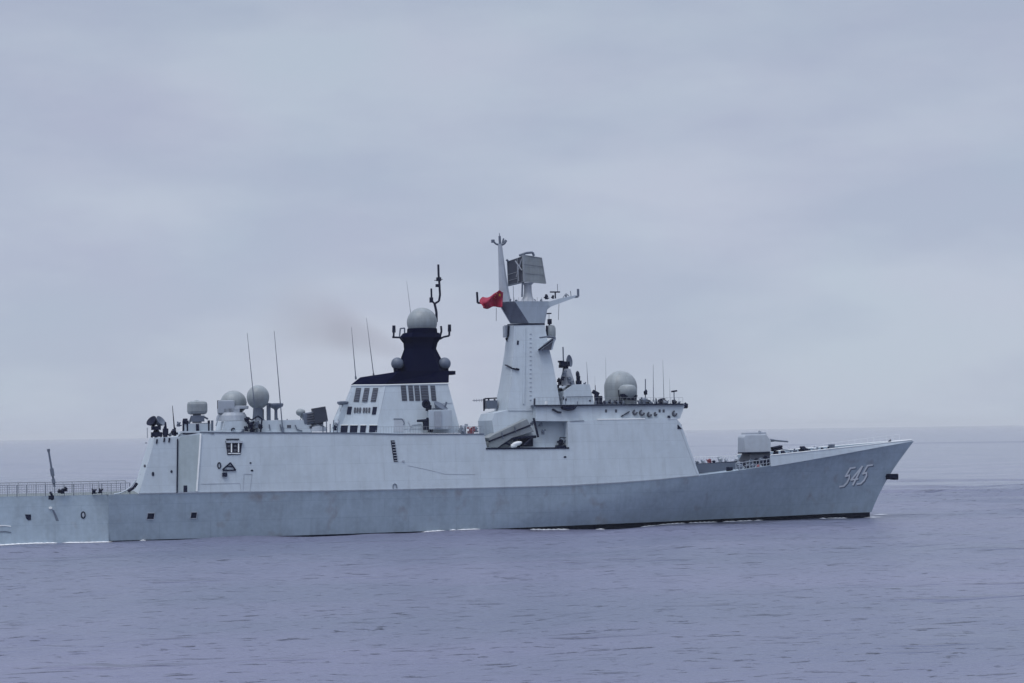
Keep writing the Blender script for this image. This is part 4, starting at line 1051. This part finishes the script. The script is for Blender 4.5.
# box shaped radome of the hangar corner
c = P(197.2, 407.8, 4.4)
b = MB(); b.box(c, (2.55, 2.0, 1.75)); o = b.build('jammer_housing', M['dome'], ship, bevel=.42)
b = MB(); b.sphere(P(196.6, 403.2, 4.4), .55, .8); b.build('housing_cap', M['dome'], o, smooth=True)
b = MB(); b.tube(P(197, 423, 4.4), P(197, 413, 4.4), .62, .5); b.path([P(189, 424, 4.6), P(191.5, 416.6, 4.6), P(203, 416.4, 4.6), P(208, 419, 4.6)], .13); b.box(P(197.5, 418.6, 4.6), (1.7, 1.2, .8)); b.build('housing_stand', M['mid'], o)
b = MB(); b.box(P(197, 427.5, 4.6), (3.4, 2.0, 1.0)).build('housing_plinth', M['sup'], o)
rod([(184.6, 424.6), (209, 423.6)], 5.5, .1, 'platform_rail', M['dark']); rod([(197.6, 431), (197.4, 424)], 5.7, .2, 'rail_post', M['dark'])
for x in (183.6, 187.4, 208.8, 212.2): rod([(x, 431.4), (x, 420.4)], 5.5, .16, 'rail_post', M['dark'] if x != 212.2 else M['mid'])
blob(185.4, 421, 5.5, .42, 'rail_lamp', M['dark'], 140); 
b = MB(); slab(b, [(179, 437), (181, 431.2), (222, 430.6), (222, 434)], wtab(6.0, .1, zh)); b.build('roof_step', M['sup'], ship)
# twin dish director at the hangar corner
b = MB(); b.path([P(151.5, 437.5, 5.6), P(155.5, 429, 5.6)], .14); b.path([P(161.5, 437, 5.6), P(157, 429, 5.6)], .14); b.path([P(156, 437, 4.6), P(156.2, 427, 5.2)], .22); b.box(P(156, 428, 5.4), (1.2, 1, .5)); b.box(P(156.6, 434.5, 5.4), (1.4, 1.2, .6)); o = b.build('director_tripod', M['dark'], ship)
for x, ax in ((152.6, (-.6, -.5, .6)), (159.8, (.6, -.5, .6))):
    b = MB(); b.lathe(P(x, 422, 5.4), [(0.1, -.55), (.35, -.45), (.72, .2), (.76, .3), (.62, .25), (0, -.2)], 18, ax).build('tracking_dish', M['dark' if x < 155 else 'mid'], o, smooth=True)
rod([(147.4, 438), (147.2, 427.6)], 5.8, .05, 'rail_post', M['pole'])
b = MB(); b.tube(P(165.3, 438.5, 5.9), P(165.5, 422, 5.9), .32, .10); b.tube(P(162.8, 434, 5.9), P(164.3, 426.5, 5.9), .06); b.box(P(165.5, 432, 5.9), (.7, .6, .9)).build('ensign_post', M['dark'], ship)
blob(173.8, 431.5, 5.8, .55, 'deck_reel', M['dark'], 151); blob(178.6, 424, 5.6, .38, 'deck_lamp', M['mid'], 152); blob(169.8, 434.4, 5.8, .3, 'deck_lamp', M['mid'], 153); blob(174.2, 439, 6.2, .42, 'deck_reel', M['dark'], 154)
# mushroom aerial and lattice left of it
b = MB(); b.lathe(P(276, 420, 4.2), [(.22, 0), (.2, 1.3), (.3, 1.45), (.9, 1.75), (1.0, 2.05), (.95, 2.2), (0, 2.25)], 20); b.build('mushroom_aerial', M['mid'], ship)
b = MB(); b.box(P(268.6, 411.8, 4.2), (.5, .5, 2.3)).build('aerial_mast', M['mid'], ship); b = MB(); b.box(P(262.5, 414.5, 3.6), (.35, .4, 1.4)).build('aerial_mast', M['mid'], ship)
for i, (x, y, r, m) in enumerate(((247.5, 419, .5, 'dark'), (250.8, 424.5, .6, 'dark'), (256.5, 424.4, .5, 'mid'), (252, 430, .5, 'dark'), (246.4, 428.5, .4, 'dark'), (260.8, 426, .4, 'dark'), (243, 431, .3, 'mid'))): blob(x, y, 5.9, r, 'deck_machinery', M[m], 160 + i)
rod([(246, 417), (251.6, 420), (258, 416), (262, 419), (260.6, 432)], 6.0, .10, 'davit', M['dark'])
# second close in gun near the funnel
b = MB(); b.lathe(P(317, 429.6, 4.6), [(1.25, -.25), (1.15, .35), (.8, .5), (.6, .9)], 20); cg = b.build('close_in_gun', M['eq'], ship)
b = MB(); b.box(P(314.6, 417, 4.6), (3.2, 1.5, 1.5), Matrix.Rotation(-.16, 3, 'Y')); b.build('gun_housing', M['mid'], cg, bevel=.1)
b = MB(); b.box(P(319.5, 415, 4.8), (1.7, 1.7, 2.0), Matrix.Rotation(-.16, 3, 'Y')); b.box(P(314.5, 422.5, 4.7), (2.2, 1.2, .6)); b.box(P(316.5, 427.0, 5.2), (1.9, .5, .3)); b.build('ammunition_drum', M['deep'], cg)
b = MB()
for i in range(4): b.tube(P(307.2, 414.3 + i * 2.5, 5.5), P(318.6, 412.4 + i * 2.5, 5.5), .09)
b.build('gun_barrels', M['louvre'], cg)
b = MB(); b.sphere(P(300.6, 412.4, 4.6), .62, .8); b.tube(P(303, 417.6, 4.6), P(300.4, 413, 4.6), .3).build('tracking_dish', M['dome'], cg, smooth=True)
# funnel side deck rails, aft of funnel
b = MB(); prev = None
for i in range(5):
    p = P2(323 + i * 3.6, 433, wsup, -.3); q = p + Vector((0, 0, 1.2 + (.5 if i % 2 else 0))); b.tube(p, q, .07, n=5)
    prev = q
b.build('rail_stanchions', M['mid'], ship)
blob(337.2, 423, 3, .5, 'vent_cowl', M['eq'], 171); blob(334.8, 427.5, 4, .45, 'deck_lamp', M['dark'], 172)

# railing along the main side deck edge (thin)
b = MB(); prev = None
for i in range(40):
    x = 378 + i * 2.7
    if x > 484: break
    p = P2(x, 434, wsup, -.15); q = p + Vector((0, 0, 1.0)); b.tube(p, q, .016, n=4)
    if prev is not None: b.tube(prev, q, .02, n=4)
    prev = q
b.build('guard_rail', M['pole'], ship)

# ------------------------------------------------------------------ flight deck safety nets
def sgn_net(sg):
    b = MB(); X0, X1 = XS + .5, P(130, 490, 7.2).x; n = int((X1 - X0) / 1.15); prev = None
    for i in range(n + 1):
        X = lerp(X0, X1, i / n); s = stern_half(min(X, XK), 1)
        p = Vector((X, -sg * (s - .05), zdeck(X) - .05)); q = p + Vector((0, -sg * .25, 1.50))
        b.tube(p, q, .045 if i % 3 else .07, n=5)
        if prev is not None:
            pp, pq = prev
            b.tube(pq, q, .06, n=5)
            for t in (.2, .4, .6, .8): b.tube(pp.lerp(pq, t), p.lerp(q, t), .018, n=4)
            for t in (.25, .5, .75): b.tube(pp.lerp(p, t), pq.lerp(q, t), .018, n=4)
        prev = (p, q)
    return b.build('safety_net', M['pole'], ship)
sgn_net(1); sgn_net(-1)
b = MB()
pts = [P(114, 494.2, 7.5), P(121, 492.8, 7.5), P(127, 489.8, 7.5), P(132, 485.6, 7.3), P(136.0, 480, 7.2)]
b.path(pts, .09).build('curved_fairing', M['sup'], ship)
rod([(128, 491.5), (134, 487.5), (137, 483)], 7.5, .2, 'fairing_strut', M['dark'])
for i, (x, y, r) in enumerate(((62.5, 490.5, .45), (66, 489, .35), (59, 491, .3), (94, 491, .4), (100.5, 490.8, .35))): blob(x, y, 6.9, r, 'deck_fitting', M['dark'], 180 + i, 5)
# leaning pole at the deck edge
b = MB(); b.tube(P(54.6, 487, 7.5), P(48.4, 449.5, 7.3), .13, .12); b.tube(P(52.8, 476, 7.5), P(51.6, 468.5, 7.4), .24); b.tube(P(54, 483.4, 7.5), P(53.2, 479, 7.4), .22); b.tube(P(48.7, 451.5, 7.3), P(48.3, 449, 7.3), .19)
o = b.build('deck_edge_light_pole', M['mid'], ship)
b = MB(); b.path([P(50, 492, 7.6), P(52, 495, 7.6), P(52, 500, 7.5)], .16); b.box(P(51.3, 497.5, 7.6), (.7, .4, .5)); b.build('pole_bracket', M['dark'], ship)

# ------------------------------------------------------------------ flag on the port yard
nx_, ny_ = 26, 18
fl = bmesh.new(); grid = []
c0 = P(503.4, 289.5, .3); 
def flag_pt(u, v):
    # hoist runs down beside the pole mast, fly streams aft and droops
    x = lerp(503.2, 482.0, u) + 2.2 * math.sin(v * 5 + u * 3) * u - 1.0 * v
    y = lerp(291.5, 297.6, u) + v * lerp(15.0, 11.0, u) + 1.2 * math.sin(u * 9 + 1) * (1 - .3 * v) - 3.0 * math.exp(-((u - .18) / .12) ** 2) * (1 - v)
    s = 1.75 + .45 * math.sin(u * 11 + v * 2.0) + .3 * math.sin(u * 5 - v * 4)
    return P(x, y, s)
grid = [[fl.verts.new(flag_pt(i / nx_, j / ny_)) for j in range(ny_ + 1)] for i in range(nx_ + 1)]
for i in range(nx_):
    for j in range(ny_): fl.faces.new((grid[i][j], grid[i+1][j], grid[i+1][j+1], grid[i][j+1]))
me = bpy.data.meshes.new('flag'); fl.to_mesh(me); fl.free(); me.materials.append(M['red'])
for p_ in me.polygons: p_.use_smooth = True
flag = bpy.data.objects.new('flag', me); C.objects.link(flag)
flag['label'] = 'crumpled red flag flying below the slim pole on the radar mast'; flag['category'] = 'flag'
sm = flag.modifiers.new('thickness', 'SOLIDIFY'); sm.thickness = .03; sm.offset = 0
b = MB()
def star(cu, cv, r, rot):
    pts = []
    for k in range(10):
        a = rot + k * math.pi / 5; rr = r if k % 2 == 0 else r * .4
        pts.append(flag_pt(cu + rr * math.sin(a) * .66, cv - rr * math.cos(a)) + Vector((0, -.05, 0)))
    b.prism(pts, [p + Vector((0, -.015, 0)) for p in pts])
star(.17, .27, .11, 0)
for cu, cv in ((.33, .1), (.40, .2), (.40, .35), (.33, .45)): star(cu, cv, .035, .4)
b.build('flag_stars', M['yellow'], flag)

# ------------------------------------------------------------------ foam along the waterline
fm = MB(); rf = random.Random(5)
def foam_patch(x, y, L_, Wd, ang, seed):
    rr = random.Random(seed); n = 16; pts = []
    for i in range(n):
        a = 2 * math.pi * i / n; k = rr.uniform(.6, 1.2)
        dx, dy = L_ * math.cos(a) * k, Wd * math.sin(a) * k
        X, Y = x + dx * math.cos(ang) - dy * math.sin(ang), y + dx * math.sin(ang) + dy * math.cos(ang)
        pts.append(Vector((X, Y, sea_z(X, Y) + .03)))
    c = Vector((x, y, sea_z(x, y) + .14)); cv = fm.v(c); vs = [fm.v(p) for p in pts]
    for i in range(n): fm.bm.faces.new((cv, vs[i], vs[(i+1) % n]))
X = XS
while X < XWL + 2:
    w = (stern_half(X, 0) if X < XK else half(X, 0)) + .1
    px_like = X
    dens = 1.0 if X < XK - 8 else (.75 if X < XK else (.2 if X < -20 else (.7 if X < 48 else .95)))
    clump = math.sin(X * .31 + 1.7 * math.sin(X * .13)) > (.35 if X > XK else -2)
    if rf.random() < dens and clump:
        foam_patch(X, -(w + rf.uniform(.05, .35)), rf.uniform(.5, 1.4) * (1.2 if X < XK else .8), rf.uniform(.10, .24) * (1.6 if X < XK - 7 else 1), 0, int(X * 10) & 0xffff)
    X += .7
for x, y, l, w_ in ((592, 527.0, 1.0, .5), (601, 528.2, .8, .4), (697, 521.5, 1.0, .4), (830, 519.5, 1.6, .5), (872, 518, 1.6, .5), (880, 516.5, 1.2, .4)):
    d = ray(x, y); t = -CAM.z / d.z; p = CAM + d * t; foam_patch(p.x, p.y, l, w_, .1, int(x))
fo = fm.build('wake_foam', M['foam'], None, smooth=True); fo['kind'] = 'stuff'

# ------------------------------------------------------------------ exhaust smoke
def smoke():
    bm = bmesh.new()
    cs = [(P(402, 352, -1), 2.2, 2.2), (P(385, 338, -1), 4.5, 4.0), (P(355, 322, 0), 7.5, 6.5), (P(318, 308, 1), 9.5, 8.5), (P(282, 300, 2), 9.5, 8.0), (P(245, 300, 3), 8, 7)]
    vs = []; n = 20
    for k, (c, rz, ry) in enumerate(cs):
        vs.append([bm.verts.new(c + Vector((rz * .25 * math.cos(2*math.pi*i/n), ry * math.sin(2*math.pi*i/n), rz * math.cos(2*math.pi*i/n)))) for i in range(n)])
    for a, c in zip(vs[:-1], vs[1:]):
        for i in range(n): bm.faces.new((a[i], a[(i+1) % n], c[(i+1) % n], c[i]))
    bm.faces.new(vs[0]); bm.faces.new(vs[-1][::-1]); bmesh.ops.recalc_face_normals(bm, faces=bm.faces)
    me = bpy.data.meshes.new('exhaust_smoke'); bm.to_mesh(me); bm.free()
    o = bpy.data.objects.new('exhaust_smoke', me); C.objects.link(o); o['kind'] = 'stuff'
    m = bpy.data.materials.new('thin_smoke'); m.use_nodes = True; me.materials.append(m); t = m.node_tree; t.nodes.clear(); lk = t.links.new
    ou = t.nodes.new('ShaderNodeOutputMaterial'); pv = t.nodes.new('ShaderNodeVolumePrincipled'); lk(pv.outputs[0], ou.inputs['Volume'])
    pv.inputs['Color'].default_value = (.48, .38, .43, 1)
    g = t.nodes.new('ShaderNodeNewGeometry'); nz = t.nodes.new('ShaderNodeTexNoise'); nz.inputs['Scale'].default_value = .09; nz.inputs['Detail'].default_value = 4
    lk(g.outputs['Position'], nz.inputs['Vector'])
    r = t.nodes.new('ShaderNodeMapRange'); r.inputs[1].default_value = .22; r.inputs[2].default_value = .80; r.inputs[4].default_value = 1.0; lk(nz.outputs['Fac'], r.inputs[0])
    # thin towards the edge of the plume: distance from its axis
    a, c = P(402, 352, -1), P(255, 300, 2); ax = (c - a); Ln = ax.length; axn = ax.normalized()
    sub = t.nodes.new('ShaderNodeVectorMath'); sub.operation = 'SUBTRACT'; lk(g.outputs['Position'], sub.inputs[0]); sub.inputs[1].default_value = a
    dt = t.nodes.new('ShaderNodeVectorMath'); dt.operation = 'DOT_PRODUCT'; lk(sub.outputs[0], dt.inputs[0]); dt.inputs[1].default_value = axn
    cr_ = t.nodes.new('ShaderNodeVectorMath'); cr_.operation = 'CROSS_PRODUCT'; lk(sub.outputs[0], cr_.inputs[0]); cr_.inputs[1].default_value = axn
    ln = t.nodes.new('ShaderNodeVectorMath'); ln.operation = 'LENGTH'; lk(cr_.outputs[0], ln.inputs[0])
    rad = t.nodes.new('ShaderNodeMapRange'); rad.inputs[1].default_value = 0; rad.inputs[2].default_value = Ln; rad.inputs[3].default_value = 1.8; rad.inputs[4].default_value = 10.5; lk(dt.outputs['Value'], rad.inputs[0])
    dv = t.nodes.new('ShaderNodeMath'); dv.operation = 'DIVIDE'; lk(ln.outputs['Value'], dv.inputs[0]); lk(rad.outputs[0], dv.inputs[1])
    fe = t.nodes.new('ShaderNodeMapRange'); fe.interpolation_type = 'SMOOTHSTEP'; fe.inputs[1].default_value = .2; fe.inputs[2].default_value = .85; fe.inputs[3].default_value = 1; fe.inputs[4].default_value = 0; lk(dv.outputs[0], fe.inputs[0])
    en = t.nodes.new('ShaderNodeMapRange'); en.interpolation_type = 'SMOOTHSTEP'; en.inputs[1].default_value = Ln * .3; en.inputs[2].default_value = Ln * 1.0; en.inputs[3].default_value = 1; en.inputs[4].default_value = 0; lk(dt.outputs['Value'], en.inputs[0])
    m1 = t.nodes.new('ShaderNodeMath'); m1.operation = 'MULTIPLY'; lk(r.outputs[0], m1.inputs[0]); lk(fe.outputs[0], m1.inputs[1])
    m2 = t.nodes.new('ShaderNodeMath'); m2.operation = 'MULTIPLY'; lk(m1.outputs[0], m2.inputs[0]); lk(en.outputs[0], m2.inputs[1])
    m3 = t.nodes.new('ShaderNodeMath'); m3.operation = 'MULTIPLY'; lk(m2.outputs[0], m3.inputs[0]); m3.inputs[1].default_value = 0.11; lk(m3.outputs[0], pv.inputs['Density'])
smoke()

# ------------------------------------------------------------------ sea air
b = MB(); b.box((0, 0, 30.0), (56000, 56000, 64.0)); hz = b.build('haze', M['foam'], None); hz['kind'] = 'stuff'

m = bpy.data.materials.new('sea_haze'); m.use_nodes = True; t = m.node_tree; t.nodes.clear()
ou = t.nodes.new('ShaderNodeOutputMaterial'); pv = t.nodes.new('ShaderNodeVolumePrincipled'); t.links.new(pv.outputs[0], ou.inputs['Volume'])
pv.inputs['Color'].default_value = (.94, .965, 1.0, 1); pv.inputs['Density'].default_value = 7e-5
hz.data.materials.clear(); hz.data.materials.append(m)
